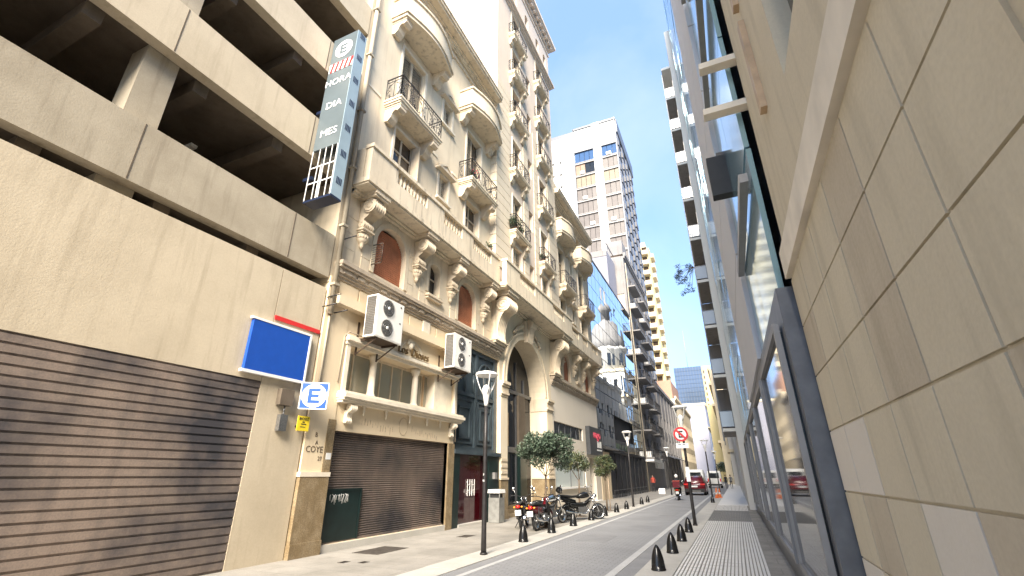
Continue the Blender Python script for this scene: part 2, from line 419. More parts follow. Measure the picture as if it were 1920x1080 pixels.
# iron covers set in the left pavement
def cover(name,x,y,sx,sy,label):
    mb=MB().box(x-sx/2,x+sx/2,y-sy/2,y+sy/2,0,.009)
    n=7
    for i in range(n):
        xx=x-sx/2+.05+(sx-.1)*i/(n-1)
        mb.box(xx-.012,xx+.012,y-sy/2+.04,y+sy/2-.04,.009,.013)
    tag(mb.build(name,'cover_iron'),label,'cover')
cover('access_cover',-8.12,10.25,.75,1.2,'large brown rectangular iron access cover in front of the roller shutter')
cover('access_cover',-7.62,13.5,.36,.55,'small dark access cover left of the first lamp post')
cover('valve_cover',-7.35,8.75,.16,.2,'tiny round-looking valve cover on the pavement nearest the camera, right one')
cover('valve_cover',-7.75,8.6,.16,.22,'tiny valve cover on the pavement near the granite pier, left one')

# ================================================================ MAIN BUILDING
W=-9.1; TW=-8.8; YC=22.3
bld=thing('ornate_apartment_building',(W,YC,0),'cream ornate apartment building with corbelled ledge, iron balconies and tall central tower','building')
def mir(y): return 2*YC-y
# ---- dark core that closes the rooms
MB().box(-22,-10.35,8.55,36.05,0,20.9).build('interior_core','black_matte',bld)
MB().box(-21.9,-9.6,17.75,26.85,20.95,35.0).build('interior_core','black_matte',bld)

def pane(parent,x,y0,y1,z0,z1,mat='pane_dark'): return MB().box(x-.02,x,y0,y1,z0,z1).build('pane',mat,parent)
def louvre(mb,x,y0,y1,z0,z1,pitch=.075):
    n=max(3,int((z1-z0-.12)/pitch)); mb.box(x-.03,x+.012,y0,y0+.05,z0,z1); mb.box(x-.03,x+.012,y1-.05,y1,z0,z1)
    mb.box(x-.03,x+.012,y0+.05,y1-.05,z0,z0+.06); mb.box(x-.03,x+.012,y0+.05,y1-.05,z1-.06,z1)
    for k in range(n):
        z=z0+.06+(z1-z0-.12)*k/n; p=(z1-z0-.12)/n
        mb.add([(x+.004,y0+.05,z),(x+.004,y1-.05,z),(x-.024,y1-.05,z+p*.95),(x-.024,y0+.05,z+p*.95)],[(0,1,2,3)])
    return mb
def window(y0,y1,z0,z1,x,style='dark',parent=None,frame='shutter_cream'):
    """timber window set in a reveal: frame > pane, shutters"""
    parent=parent or bld
    xf=x-.2; ym=(y0+y1)/2
    f=MB(); t=.06
    f.box(xf-.06,xf,y0,y0+t,z0,z1); f.box(xf-.06,xf,y1-t,y1,z0,z1); f.box(xf-.06,xf,y0+t,y1-t,z1-t,z1); f.box(xf-.06,xf,y0+t,y1-t,z0,z0+t)
    f.box(xf-.05,xf+.01,ym-.035,ym+.035,z0+t,z1-t); f.box(xf-.055,xf+.004,y0+t,y1-t,z0+(z1-z0)*.68,z0+(z1-z0)*.68+.06)
    fo=f.build('window',frame,parent)
    pane(fo,xf-.03,y0+t,y1-t,z0+t,z1-t,'pane_brown' if style!='curtain' else 'pane_curtain')
    if style=='closed':
        for a,b in ((y0+.01,ym-.005),(ym+.005,y1-.01)): louvre(MB(),xf+.06,a,b,z0+.01,z1-.01).build('shutter','shutter_cream',fo)
    elif style=='half':
        louvre(MB(),xf+.06,y0+.01,ym-.01,z0+.01,z1-.01).build('shutter','shutter_cream',fo)
        MB().box(xf+.05,xf+.22,y1-.05,y1-.012,z0+.02,z1-.02).build('shutter','shutter_cream',fo)
    elif style=='open':
        MB().box(xf+.05,xf+.40,y1-.06,y1-.015,z0+.02,z1-.02).build('shutter','shutter_cream',fo)
    return fo
def surround(y0,y1,z0,z1,x,sill=True,t=.11):
    m=MB(); m.box(x-.02,x+.045,y0-t,y0-.002,z0,z1+t); m.box(x-.02,x+.045,y1+.002,y1+t,z0,z1+t); m.box(x-.02,x+.043,y0-.002,y1+.002,z1+.002,z1+t-.002)
    if sill: m.box(x-.02,x+.13,y0-t-.05,y1+t+.05,z0-.11,z0-.012)
    return m.build('window_surround','stucco_light',bld)

# ---- GROUND FLOOR, shop bay
m=MB(); wall_x(m,W,9.15,15.0,0,6.68,[(9.2,14.6,.17,2.75,0,.22),(9.34,14.93,3.74,5.0,0,.62)])
m.build('shop_wall','stucco_shop',bld)
MB().box(W-.6,W+.05,9.16,14.6,0,.165).build('doorstep','kerb_stone',bld)
# corner pier
m=MB(); m.box(W-.5,W+.02,8.3,9.15,1.76,6.68); m.build('pier','stucco_shop',bld)
m=MB(); m.box(W-.5,W+.10,8.27,9.17,0,.30); m.box(W-.5,W+.075,8.28,9.16,.30,1.66); m.build('pier_dado','marble_brown',bld)
MB().box(W-.5,W+.085,8.26,9.18,1.66,1.76).build('pier_cap','stucco_light',bld)
MB().box(W-.05,W+.035,8.93,9.19,1.76,3.0).build('pier_strip','marble_brown',bld)
m=MB(); m.box(W-.3,W+.06,14.6,15.0,0,2.74); m.build('jamb','marble_brown',bld)
# roller shutter: corrugated slats
m=MB(); xs=W-.13; n=46; h=(2.75-.17)/n
for k in range(n):
    z=.17+k*h
    P=[(xs-.055,z),(xs-.055,z+h*.24),(xs-.008,z+h*.26),(xs+.016,z+h*.45),(xs+.018,z+h*.72),(xs-.006,z+h*.97),(xs-.055,z+h)]
    m.add([(x,9.2,zz) for x,zz in P]+[(x,14.6,zz) for x,zz in P],[(q,q+7,q+8,q+1) for q in range(6)])
rs=m.build('roller_shutter','shutter_metal',bld); rs['kind']='stuff'
MB().box(xs-.02,xs+.05,9.2,14.6,.172,.23).build('shutter_bottom_rail','shutter_metal',bld)
gd=MB(); gd.box(xs+.02,xs+.055,9.22,10.55,.20,1.38); gd.box(xs+.055,xs+.07,9.22,9.27,.20,1.38); gd.box(xs+.055,xs+.07,10.5,10.55,.20,1.38); gd.box(xs+.055,xs+.07,9.27,10.5,1.32,1.38)
gdo=gd.build('wicket_door','green_metal',bld)
for i in range(16):
    y=9.45+i*.04+random.uniform(-.01,.01)
    MB().tube([(xs+.06,y,1.26-random.random()*.03),(xs+.06,y+random.uniform(-.04,.05),1.22),(xs+.06,y+random.uniform(-.04,.04),1.16-random.random()*.14)],.005,4).build('graffiti_stroke','white_plain',gdo)
# sill ledge, loggia
m=MB(); moulding(m,W,9.2,15.12,[(.20,3.44,3.50),(.27,3.50,3.56),(.33,3.56,3.66),(.26,3.66,3.73)],ret=.35)
m.build('loggia_sill','stucco_light',bld)
m=MB(); moulding(m,W,9.18,15.1,[(.07,5.0,5.10),(.16,5.10,5.20),(.10,5.20,5.26)],ret=.3); m.build('loggia_lintel','stucco_light',bld)
m=MB(); m.box(W-.02,W+.05,9.2,9.34,3.73,5.0); m.build('loggia_jamb','stucco_light',bld); MB().box(W-.02,W+.05,14.9,15.0,3.73,5.0).build('loggia_jamb','stucco_light',bld); MB().box(W-.60,W-.1,13.75,14.93,3.74,4.99).build('loggia_side_wall','stucco_light',bld)
lw=MB()
for y in (9.36,9.98,10.72,11.2,11.75,12.25,12.9,13.4): lw.box(W-.47,W-.41,y-.025,y+.025,3.74,5.0)
lw.box(W-.47,W-.40,9.36,13.74,3.74,3.80); lw.box(W-.47,W-.40,9.36,13.74,4.93,5.0)
lwo=lw.build('loggia_window','shutter_cream',bld)
ys=[9.36,9.98,10.72,11.2,11.75,12.25,12.9,13.4,13.74]
for a,b in zip(ys,ys[1:]): pane(lwo,W-.435,a+.02,b-.02,3.8,4.93,'pane_curtain')
MB().box(W-.44,W-.38,13.42,13.5,3.8,4.93).build('post','wood_tan',lwo)
cp=[(.15,0),(.15,.06),(.12,.08),(.12,.12),(.105,.16),(.10,.9),(.09,1.02),(.12,1.06),(.12,1.1),(.16,1.15),(.16,1.25)]
cm=MB().lathe(cp,seg=12).mesh('column','stucco_light')
for y in (10.55,12.65): place(cm,'column',bld,(W-.16,y,3.742))
# scroll brackets and drops under the sill
def scroll(mb,x,y,z,r,wid,turns=1.6,ribs=5):
    """volute lying along y: ribbed drum with a spiral on each cheek"""
    prof=[(.001,-wid/2)]
    for k in range(ribs*2+1):
        rr=r*(1.0 if k%2==0 else .80); prof.append((rr,-wid/2+wid*k/(ribs*2)))
    prof.append((.001,wid/2)); mb.lathe(prof,(x,y,z),18,'y',smooth=False)
    for s in (-1,1):
        pts=[]
        for k in range(22):
            a=k*turns*2*math.pi/21; q=r*(.97-.80*k/21); pts.append((x+q*math.cos(a+2),y+s*(wid/2+.006),z+q*math.sin(a+2)))
        mb.tube(pts,r*.075,4)
    return mb
def s_ribbon(mb,pts,y,wid,thick,ribs=5):
    """ribbed band following (x,z) points, facing outwards"""
    n=len(pts); rows=[]
    for i in range(n):
        d=Vector((pts[min(i+1,n-1)][0]-pts[max(i-1,0)][0],pts[min(i+1,n-1)][1]-pts[max(i-1,0)][1])).normalized(); nn=Vector((-d.y,d.x))
        if nn.x<0: nn=-nn
        row=[]
        for k in range(ribs*2+1):
            o=thick*(.55 if k%2==0 else .05); row.append((pts[i][0]+nn.x*o,y-wid/2+wid*k/(ribs*2),pts[i][1]+nn.y*o))
        row=[(W-.05,y-wid/2,pts[i][1])]+row+[(W-.05,y+wid/2,pts[i][1])]
        rows.append(row)
    L=len(rows[0]); vs=[p for r in rows for p in r]; fs=[]
    for i in range(n-1):
        for k in range(L-1): fs.append((i*L+k,i*L+k+1,(i+1)*L+k+1,(i+1)*L+k))
    mb.add(vs,fs,False); return mb
for y in (9.55,14.72):
    m=MB(); scroll(m,W+.16,y,3.33,.10,.2,ribs=3); s_ribbon(m,[(W+.16,3.28),(W+.08,3.2),(W+.06,3.1),(W+.09,3.0)],y,.18,.06,3); scroll(m,W+.06,y,3.0,.06,.2,ribs=2)
    m.build('sill_bracket','stucco_light',bld)
dr=MB().lathe([(.001,-.26),(.03,-.22),(.02,-.18),(.045,-.12),(.025,-.07),(.06,-.02),(.06,.0)],seg=8).mesh('pendant','stucco_light')
for y in (10.1,11.05,12.2,13.15,13.95): place(dr,'pendant',bld,(W+.08,y,3.44))
# ghost lettering and oval on the fascia
pts=[(W+.004,12.0+.21*math.cos(a),3.08+.25*math.sin(a)) for a in [k*math.pi/16 for k in range(33)]]
MB().tube(pts,.012,4).build('oval_relief','ghost_letters',bld)
random.seed(41)      # scars left by letters that were taken down
for (a,b,z,n) in ((10.15,11.6,3.06,13),(12.45,13.95,3.0,14)):
    for k in range(n):
        y=a+(b-a)*k/n; hh=random.uniform(.05,.2); zz=z+random.uniform(-.06,.06)-.01*k
        MB().box(W,W+.004,y,y+random.uniform(.015,.05),zz-hh/2,zz+hh/2).build('letter_scar','ghost_letters',bld)
# name letters with shell ornament in the lunette
lettering('name_word','Los',.36,.05,'gold_letters',bld,(W+.14,11.5,5.27)); lettering('name_word','Dioses',.36,.05,'gold_letters',bld,(W+.14,12.42,5.27))
m=MB()
for q in (.62,.68): m.tube([(W+.01,12.1+q*math.cos(a),5.2+q*math.sin(a)*.95) for a in [k*math.pi/14 for k in range(15)]],.02,5)
m.build('lunette_moulding','stucco_light',bld)
m=MB()
for k in range(7):
    a=R(30+k*20); m.ellipsoid((W+.04,12.0+.16*math.cos(a),5.62+.18*math.sin(a)),(.05,.05,.08),7,5)
m.ellipsoid((W+.05,12.0,5.6),(.08,.11,.13),8,6)
m.build('shell_ornament','stucco_light',bld)
# beam with soffit, panels above it
MB().box(W-.02,W+.24,8.5,15.05,5.93,6.20).build('beam','stucco_shop',bld)
m=MB(); y=8.62
while y<14.7:
    MB().box(W,W+.05,y,y+.72,6.26,6.62).build('frieze_panel','stucco_shop',bld); y+=.8
MB().box(W,W+.09,12.55,12.95,6.22,6.66).build('frieze_panel','stucco_light',bld)
# dentilled cornice above the ground floor
def cornice(y0,y1):
    m=MB(); moulding(m,W,y0,y1,[(.06,6.68,6.76),(.11,6.76,6.83),(.15,6.83,6.98),(.24,6.98,7.05),(.28,7.05,7.16)],ret=.4)
    y=y0+.1; k=0
    while y<y1-.3:
        if k%2==0: m.box(W+.15,W+.175,y,y+.42,6.85,6.96)
        else: m.box(W+.15,W+.19,y+.05,y+.3,6.85,6.96)
        y+=.5; k+=1
    return m.build('cornice','cornice_stone',bld)
cornice(8.5,18.7); cornice(25.75,36.05)
# conduit lines on the shop wall
m=MB(); m.tube([(W+.03,9.05,3.95),(W+.03,9.08,5.2),(W+.05,9.2,5.34),(W+.05,10.1,5.34)],.018,5); m.tube([(W+.03,15.06,2.8),(W+.03,15.06,5.2)],.018,5); m.build('conduit','cornice_stone',bld)
m=MB(); m.tube([(W+.06,8.42,3.7),(W+.06,8.42,5.6)],.03,6); m.tube([(W+.09,8.40,5.6),(W+.09,8.40,20.5)],.075,8)
for z in (6.4,8.2,10.2,12.4,14.8,17,19): m.box(W,W+.19,8.30,8.50,z,z+.07)
m.build('drainpipe','concrete',bld)
m=MB()
for (y,z) in ((8.55,7.9),(8.6,5.7),(8.3,6.05),(8.2,5.75)): m.tube([(W,y,z),(W+.45,y+.02,z+.03)],.018,5)
m.build('iron_peg','iron',bld)

# ---- DARK PANELLED DOOR BAY
m=MB(); wall_x(m,W,15.0,18.75,2.44,6.68,[(15.0,18.75,2.55,6.6,0,.2)]); m.build('door_bay_lintel','stucco_shop',bld)
xb=W-.2
pd=MB(); pd.box(xb-.08,xb,15.0,18.75,2.52,6.6); pdo=pd.build('panel_door','blue_door',bld)
def frame_rect(mb,x,y0,y1,z0,z1,t=.07,p=.05):
    mb.box(x,x+p,y0,y1,z0,z0+t); mb.box(x,x+p,y0,y1,z1-t,z1); mb.box(x,x+p-.002,y0,y0+t,z0+t,z1-t); mb.box(x,x+p-.002,y1-t,y1,z0+t,z1-t)
m=MB(); m.box(xb,xb+.09,15.0,18.75,2.52,2.68); m.box(xb,xb+.07,15.0,18.75,4.62,4.76); m.box(xb,xb+.09,15.0,15.25,2.68,6.6); m.box(xb,xb+.09,18.45,18.75,2.68,6.6); m.box(xb,xb+.08,16.78,16.96,2.68,6.6); m.box(xb,xb+.085,15.25,18.45,6.42,6.6)
m.build('door_rails','blue_door',pdo)
for a,b in ((15.25,16.78),(16.96,18.45)):
    m=MB(); frame_rect(m,xb,a+.12,b-.12,2.82,4.5); frame_rect(m,xb,a+.32,b-.32,3.0,4.2,.05,.075); m.build('door_panel','blue_door',pdo)
# pointed-arch tracery in the upper half
m=MB()
for a,b in ((15.25,16.78),(16.96,18.45)):
    cy=(a+b)/2; r=(b-a)/2-.1
    m.tube([(xb+.03,cy-r*math.cos(t),5.55+r*.95*math.sin(t)) for t in [k*math.pi/14 for k in range(15)]],.05,5)
    m.box(xb,xb+.06,cy-.04,cy+.04,4.76,6.2); m.tube([(xb+.03,a+.1,4.8),(xb+.03,a+.1,5.55)],.045,5); m.tube([(xb+.03,b-.1,4.8),(xb+.03,b-.1,5.55)],.045,5)
m.build('tracery','blue_door',pdo)
MB().box(W-.25,W+.10,15.0,18.78,2.42,2.56).build('transom','blue_door',bld)
m=MB(); m.box(W-.3,W+.02,15.0,15.48,0,2.42); m.box(W,W+.04,15.06,15.42,.4,1.9); m.build('door_pilaster','green_metal',bld)
m=MB(); m.box(W-.3,W+.02,17.62,18.75,0,2.42); m.box(W,W+.04,17.75,18.6,.4,2.2); m.build('door_pilaster','green_metal',bld)
MB().box(W-.3,W+.05,15.48,17.62,0,.09).build('doorstep','kerb_stone',bld)
for a,b in ((15.49,16.545),(16.555,17.61)):
    d=MB(); d.box(W-.16,W-.13,a,b,.09,2.42); do=d.build('glass_door','pane_red',bld)
    m=MB(); yy=b-.17 if a<16 else a+.17
    m.box(W-.10,W-.08,yy-.10,yy-.082,.98,1.55); m.box(W-.10,W-.08,yy+.082,yy+.10,.98,1.55)
    for z in (1.17,1.36): m.box(W-.105,W-.085,yy-.083,yy+.083,z-.01,z+.01)
    for z in (1.06,1.46): m.box(W-.13,W-.10,yy-.098,yy-.084,z-.01,z+.01)
    m.build('door_handle','white_metal',do)
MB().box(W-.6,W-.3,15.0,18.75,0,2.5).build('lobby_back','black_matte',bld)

# ---- ARCHED ENTRANCE
AY0,AY1,ASP=19.5,24.7,5.75; AR=(AY1-AY0)/2; AT=ASP+AR
m=MB(); wall_x(m,W,18.75,25.7,0,9.62,[(AY0,AY1,0,AT,1,.95)],nseg=28); m.build('entrance_wall','stucco',bld)
m=MB()
for k in range(28):     # archivolt bands
    a0,a1=math.pi*k/28,math.pi*(k+1)/28
    for r0,r1,p in ((AR+.002,AR+.10,.05),(AR+.10,AR+.30,.03),(AR+.30,AR+.42,.075)):
        cy=(AY0+AY1)/2
        P=lambda r,a,x:(x,cy-r*math.cos(a),ASP+r*math.sin(a))
        m.add([P(r0,a0,W+p),P(r1,a0,W+p),P(r1,a1,W+p),P(r0,a1,W+p),P(r0,a0,W),P(r1,a0,W),P(r1,a1,W),P(r0,a1,W)],[(0,3,2,1),(0,4,7,3),(1,2,6,5)])
m.build('archivolt','stucco',bld)
for a,b in ((18.80,AY0-.001),(AY1+.001,25.62)):
    MB().box(W-.02,W+.07,a,b,1.6,5.0).build('arch_pilaster','stucco',bld)
    m=MB()
    for p,z0,z1 in ((.10,5.0,5.10),(.16,5.10,5.2),(.12,5.2,5.46),(.18,5.46,5.55),(.24,5.55,5.68)): m.box(W-.9,W+p,a-.04,b+(.04 if b>20 else .02),z0,z1)
    m.build('impost','stone_orn',bld)
    m=MB(); m.box(W-.9,W+.12,a-.04,b+.03,0,.35); m.box(W-.9,W+.09,a-.02,b+.015,.35,1.52); m.build('pilaster_dado','marble_brown',bld)
    MB().box(W-.9,W+.12,a-.05,b+.045,1.52,1.6).build('pilaster_cap','stone_orn',bld)
    m=MB()
    for z in (1.75,2.0,2.25): m.box(W+.07,W+.10,a+.05,b-.05,z,z+.12)
    m.build('pilaster_bands','stone_orn',bld)
for k in range(3): MB().box(W-.95,W-.02-k*.28,AY0,AY1,k*.13,(k+1)*.13).build('step','marble_brown',bld)
# entrance screen behind the arch
xa=W-.95
g=MB(); arch_pane(g,xa,AY0,AY1,.39,AT,28); gl=g.build('entrance_screen','pane_entry',bld)
m=MB(); m.box(xa,xa+.10,AY0,AY1,2.75,3.0); m.box(xa,xa+.10,AY0,AY1,5.65,5.82)
for y in (20.55,21.6,22.65,23.7): m.box(xa,xa+.07,y-.05,y+.05,.39,7.4 if 21<y<23 else 6.6)
m.build('screen_frame','alu_dark',gl)
for y in (21.0,23.2):
    m=MB(); m.box(xa,xa+.22,y-.42,y+.42,.39,2.7); m.build('entrance_door','green_metal',gl)
MB().box(xa,xa+.16,22.75,23.6,3.0,5.65).build('inner_pier','concrete_dark',gl)
MB().box(xa,xa+.15,21.2,21.5,3.02,4.6).build('lamp_panel','wood_tan',gl)
# keystone
m=MB(); m.prism_x([(21.72,8.2),(22.48,8.2),(22.68,9.3),(21.52,9.3)],W,W+.22); scroll(m,W+.3,22.1,9.2,.2,.7,ribs=4); s_ribbon(m,[(W+.34,9.1),(W+.25,8.8),(W+.2,8.5),(W+.16,8.3)],22.1,.6,.12,4)
m.build('keystone','stone_orn',bld)
# lantern hanging in the arch
# ---- right ground floor
m=MB(); wall_x(m,W,25.7,36.1,0,6.68,[(26.0,31.9,3.84,4.64,0,.18),(26.0,32.1,1.05,2.36,0,.15),(33.15,34.7,0,2.85,0,.6)]); m.build('office_wall','stucco_office',bld)
m=MB(); y=26.0
for k in range(6): m.box(W-.16,W-.10,y,y+.07,3.84,4.64); y+=5.83/5
wo=m.build('strip_window','alu_dark',bld)
for k in range(5): pane(wo,W-.13,26.05+k*1.166,26.05+k*1.166+1.12,3.85,4.63,'pane_dark')
m=MB(); 
for y in (26.0,29.0,32.03): m.box(W-.14,W-.08,y,y+.07,1.05,2.36)
wo=m.build('shop_window','alu_dark',bld)
pane(wo,W-.11,26.06,29.0,1.06,2.35,'pane_pale'); pane(wo,W-.11,29.07,32.03,1.06,2.35,'pane_pale')
MB().box(W-.02,W+.16,25.95,32.2,.96,1.05).build('window_ledge','white_metal',bld)
MB().box(W-.62,W-.55,33.15,34.7,0,2.85).build('shop_door','pane_brown',bld)
MB().box(W-.56,W-.5,33.75,33.95,0,2.85).build('door_stile','wood_tan',bld)

# ---- MEZZANINE with round-headed windows
def mezz(flip):
    F=(lambda y:mir(y)) if flip else (lambda y:y)
    hs=[]
    for c,wd,z0,z1 in ((10.62,1.5,7.4,9.22),(13.13,.72,7.85,9.05),(15.62,1.45,7.4,9.2)):
        cc=F(c); hs.append((cc-wd/2,cc+wd/2,z0,z1,1,.26))
    y0,y1=(8.5,18.75) if not flip else (25.7,36.1)
    m=MB(); wall_x(m,W,y0,y1,7.1,9.62,hs); m.build('mezzanine_wall','stucco',bld)
    for k,h in enumerate(hs):
        m=MB()
        cy=(h[0]+h[1])/2; r=(h[1]-h[0])/2; sp=h[3]-r
        for q in range(14):
            a0,a1=math.pi*q/14,math.pi*(q+1)/14
            P=lambda rr,a,x:(x,cy-rr*math.cos(a),sp+rr*math.sin(a))
            r0,r1=r+.003,r+.17
            m.add([P(r0,a0,W+.03),P(r1,a0,W+.03),P(r1,a1,W+.03),P(r0,a1,W+.03),P(r0,a0,W),P(r1,a0,W),P(r1,a1,W),P(r0,a1,W)],[(0,3,2,1),(0,4,7,3),(1,2,6,5)])
        for s in (-1,1):
            a=cy+s*(r+.003); b=cy+s*(r+.17); m.box(W-.02,W+.03,min(a,b),max(a,b),h[2],sp)
        m.build('window_arch','stucco',bld)
        if h[1]-h[0]>1:
            m=MB(); n=24; zz=h[2]
            for q in range(n):      # wooden roller blind, slats clipped to the arch
                z0=h[2]+(h[3]-h[2]-.12)*q/n; z1=h[2]+(h[3]-h[2]-.12)*(q+1)/n; zm=z1
                hw=r if zm<sp else math.sqrt(max(0.0,r*r-(zm-sp)**2))
                hw=max(hw,.05); m.box(W-.20,W-.165,cy-hw,cy+hw,z0,z0+(z1-z0)*.82)
            o=m.build('roller_blind','shutter_red',bld)
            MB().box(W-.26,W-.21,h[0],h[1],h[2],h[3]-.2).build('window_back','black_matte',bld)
        else:
            g=MB(); arch_pane(g,W-.24,h[0],h[1],h[2],h[3]); go=g.build('arched_window','pane_dark',bld)
            m=MB(); m.box(W-.24,W-.2,cy-.02,cy+.02,h[2],h[3]-.02); m.box(W-.24,W-.2,h[0],h[1],8.5,8.54); m.build('glazing_bar','shutter_cream',go)
            m=MB(); m.box(W,W+.16,h[0]-.15,h[1]+.15,7.66,7.74); m.box(W,W+.12,h[0]-.1,h[1]+.1,7.58,7.66); m.build('sill','stone_orn',bld)
            m=MB(); m.box(W,W+.05,h[1]+.25,h[1]+.45,7.2,9.0)if False else None
    return hs
mezz(False); mezz(True)
# ashlar joints on the mezzanine wall: thin proud courses between windows
def courses(y0,y1,z0,z1,n,x,mat,name='stone_block',gap=.018,p=.02):
    h=(z1-z0)/n
    for k in range(n): MB().box(x-.01,x+p,y0+.006,y1-.006,z0+k*h+gap/2,z0+(k+1)*h-gap/2).build(name,mat,bld)
for a,b in ((8.54,9.0),(9.3,9.68),(11.56,11.85),(12.25,12.6),(14.3,14.7),(16.55,16.75),(17.1,18.1)):
    courses(a,b,7.2,9.2,4,W,'stucco'); courses(mir(b),mir(a),7.2,9.2,4,W,'stucco')
# grille leaning out of the first round-headed window
m=MB()
for k in range(9):
    t=k/8; m.tube([(W+.02+.0*t,9.72-.0,7.62+.62*t),(W+.42,9.72,7.62+.62*t)],.008,4)
for y0 in (0,1): m.tube([(W+.02+.4*y0,9.72,7.6),(W+.02+.4*y0,9.72,8.26)],.012,4)
for z in (7.6,8.26): m.tube([(W+.02,9.72,z),(W+.42,9.72,z)],.012,4)
m.build('window_grille','iron_brown',bld)

# ---- CORBELS
def corbel(y):
    m=MB(); w_=.46
    m.box(W-.02,W+.70,y-.33,y+.33,9.50,9.60); m.box(W-.02,W+.66,y-.30,y+.30,9.43,9.50)
    scroll(m,W+.40,y,9.18,.235,w_)
    s_ribbon(m,[(W+.52,9.40),(W+.45,9.1),(W+.30,8.95),(W+.16,8.86),(W+.12,8.76),(W+.14,8.66),(W+.17,8.6)],y,w_*.8,.16)
    scroll(m,W+.14,y,8.62,.135,w_*.86,1.4)
    m.box(W-.02,W+.30,y-.24,y+.24,8.41,8.46); m.box(W-.02,W+.25,y-.20,y+.20,8.36,8.41)
    m.lathe([(.17,8.36),(.19,8.30),(.15,8.22),(.17,8.16),(.11,8.08),(.06,8.03),(.08,7.98),(.04,7.92),(.001,7.86)][::-1],(W+.06,y,0),10)
    for k in range(6):
        a=R(-75+k*30); m.ellipsoid((W+.06+.15*math.cos(a),y+.15*math.sin(a),8.24),(.05,.05,.07),6,4)
    return m.mesh('corbel','stone_orn',(W,y,7.86))
cmesh=corbel(0.0)
for y in (9.2,11.98,14.22,16.95): place(cmesh,'corbel',bld,(W,y,7.86)); place(cmesh,'corbel',bld,(W,mir(y),7.86))
# large volute brackets beside the arch
m=MB(); y=0; w_=.85
m.box(W-.02,W+1.0,y-.55,y+.55,9.48,9.60); m.box(W-.02,W+.94,y-.5,y+.5,9.38,9.48)
scroll(m,W+.62,y,9.0,.37,w_,2.2,5)
s_ribbon(m,[(W+.85,9.25),(W+.66,8.78),(W+.48,8.62),(W+.36,8.4),(W+.27,8.1),(W+.22,7.8),(W+.22,7.5),(W+.26,7.38)],y,w_*.92,.24,5)
for k in range(6): m.ellipsoid((W+.30,y-.42+k*.168,7.34),(.09,.085,.10),7,5)
m.box(W-.02,W+.36,y-.6,y+.6,7.18,7.27); m.box(W-.02,W+.42,y-.64,y+.64,7.27,7.31)
vm=m.mesh('volute_bracket','stone_orn',(W,0,7.18))
for y in (18.25,26.15): place(vm,'volute_bracket',bld,(W,y,7.18))
# inner consoles under the centre ledge
for y in (20.0,24.2): place(cmesh,'corbel',bld,(W,y,7.86)) if False else None
# festoon ornament beside the keystone
for s in (-1,1):
    m=MB()
    for k in range(7): m.ellipsoid((W+.08,22.1+s*(.75+k*.17),8.98-.06*k-.02*k*k*.3),(.10,.12,.14-.008*k),7,5)
    m.build('garland','stone_orn',bld)

# ---- MAIN LEDGE AND PARAPET
def ledge(y0,y1,x1,name='ledge'):
    m=MB(); m.box(W-.3,x1,y0,y1,9.66,9.80); m.box(W-.3,x1-.05,y0+.04,y1-.04,9.60,9.66); m.box(W-.3,x1-.04,y0+.03,y1-.03,9.80,9.86)
    # under-moulding against the wall
    m.box(W-.02,W+.12,y0+.1,y1-.1,9.44,9.60); m.box(W-.02,W+.2,y0+.1,y1-.1,9.52,9.60)
    return m.build(name,'stone_old',bld)
ledge(8.45,17.28,-8.35); ledge(27.32,36.12,-8.35); ledge(17.285,27.315,-8.03)
bal_m=MB().lathe([(.055,0),(.055,.05),(.03,.08),(.065,.2),(.06,.26),(.028,.42),(.05,.46),(.05,.5)],seg=7).mesh('baluster','stone_old')
def parapet(x,y0,y1,sections,ends=(True,True)):
    x0,x1=x-.26,x-.04
    m=MB(); m.box(x0,x1,y0,y1,9.86,10.36); 
    e=[y0]+[v for s in sections for v in s]+[y1]
    for a,b in zip(e[0::2],e[1::2]): m.box(x0,x1,a,b,10.36,10.88)
    m.build('parapet','stone_old',bld)
    MB().box(x0-.04,x1+.05,y0-.03,y1+.03,10.88,11.0).build('parapet_rail','stone_old',bld)
    for a,b in sections:
        n=max(3,round((b-a)/.185))
        for k in range(n): place(bal_m,'baluster',bld,((x0+x1)/2,a+(k+.5)*(b-a)/n,10.37))
parapet(-8.35,8.48,17.25,[(9.72,11.4),(12.5,13.85),(14.75,16.4)])
parapet(-8.35,27.35,36.1,[(mir(16.4),mir(14.75)),(mir(13.85),mir(12.5)),(mir(11.4),mir(9.72))])
parapet(-8.03,17.33,27.27,[(18.9,20.9),(23.7,25.7)])
MB().box(W-.02,-8.65,8.49,8.62,9.86,10.95).build('parapet_return','stone_old',bld)

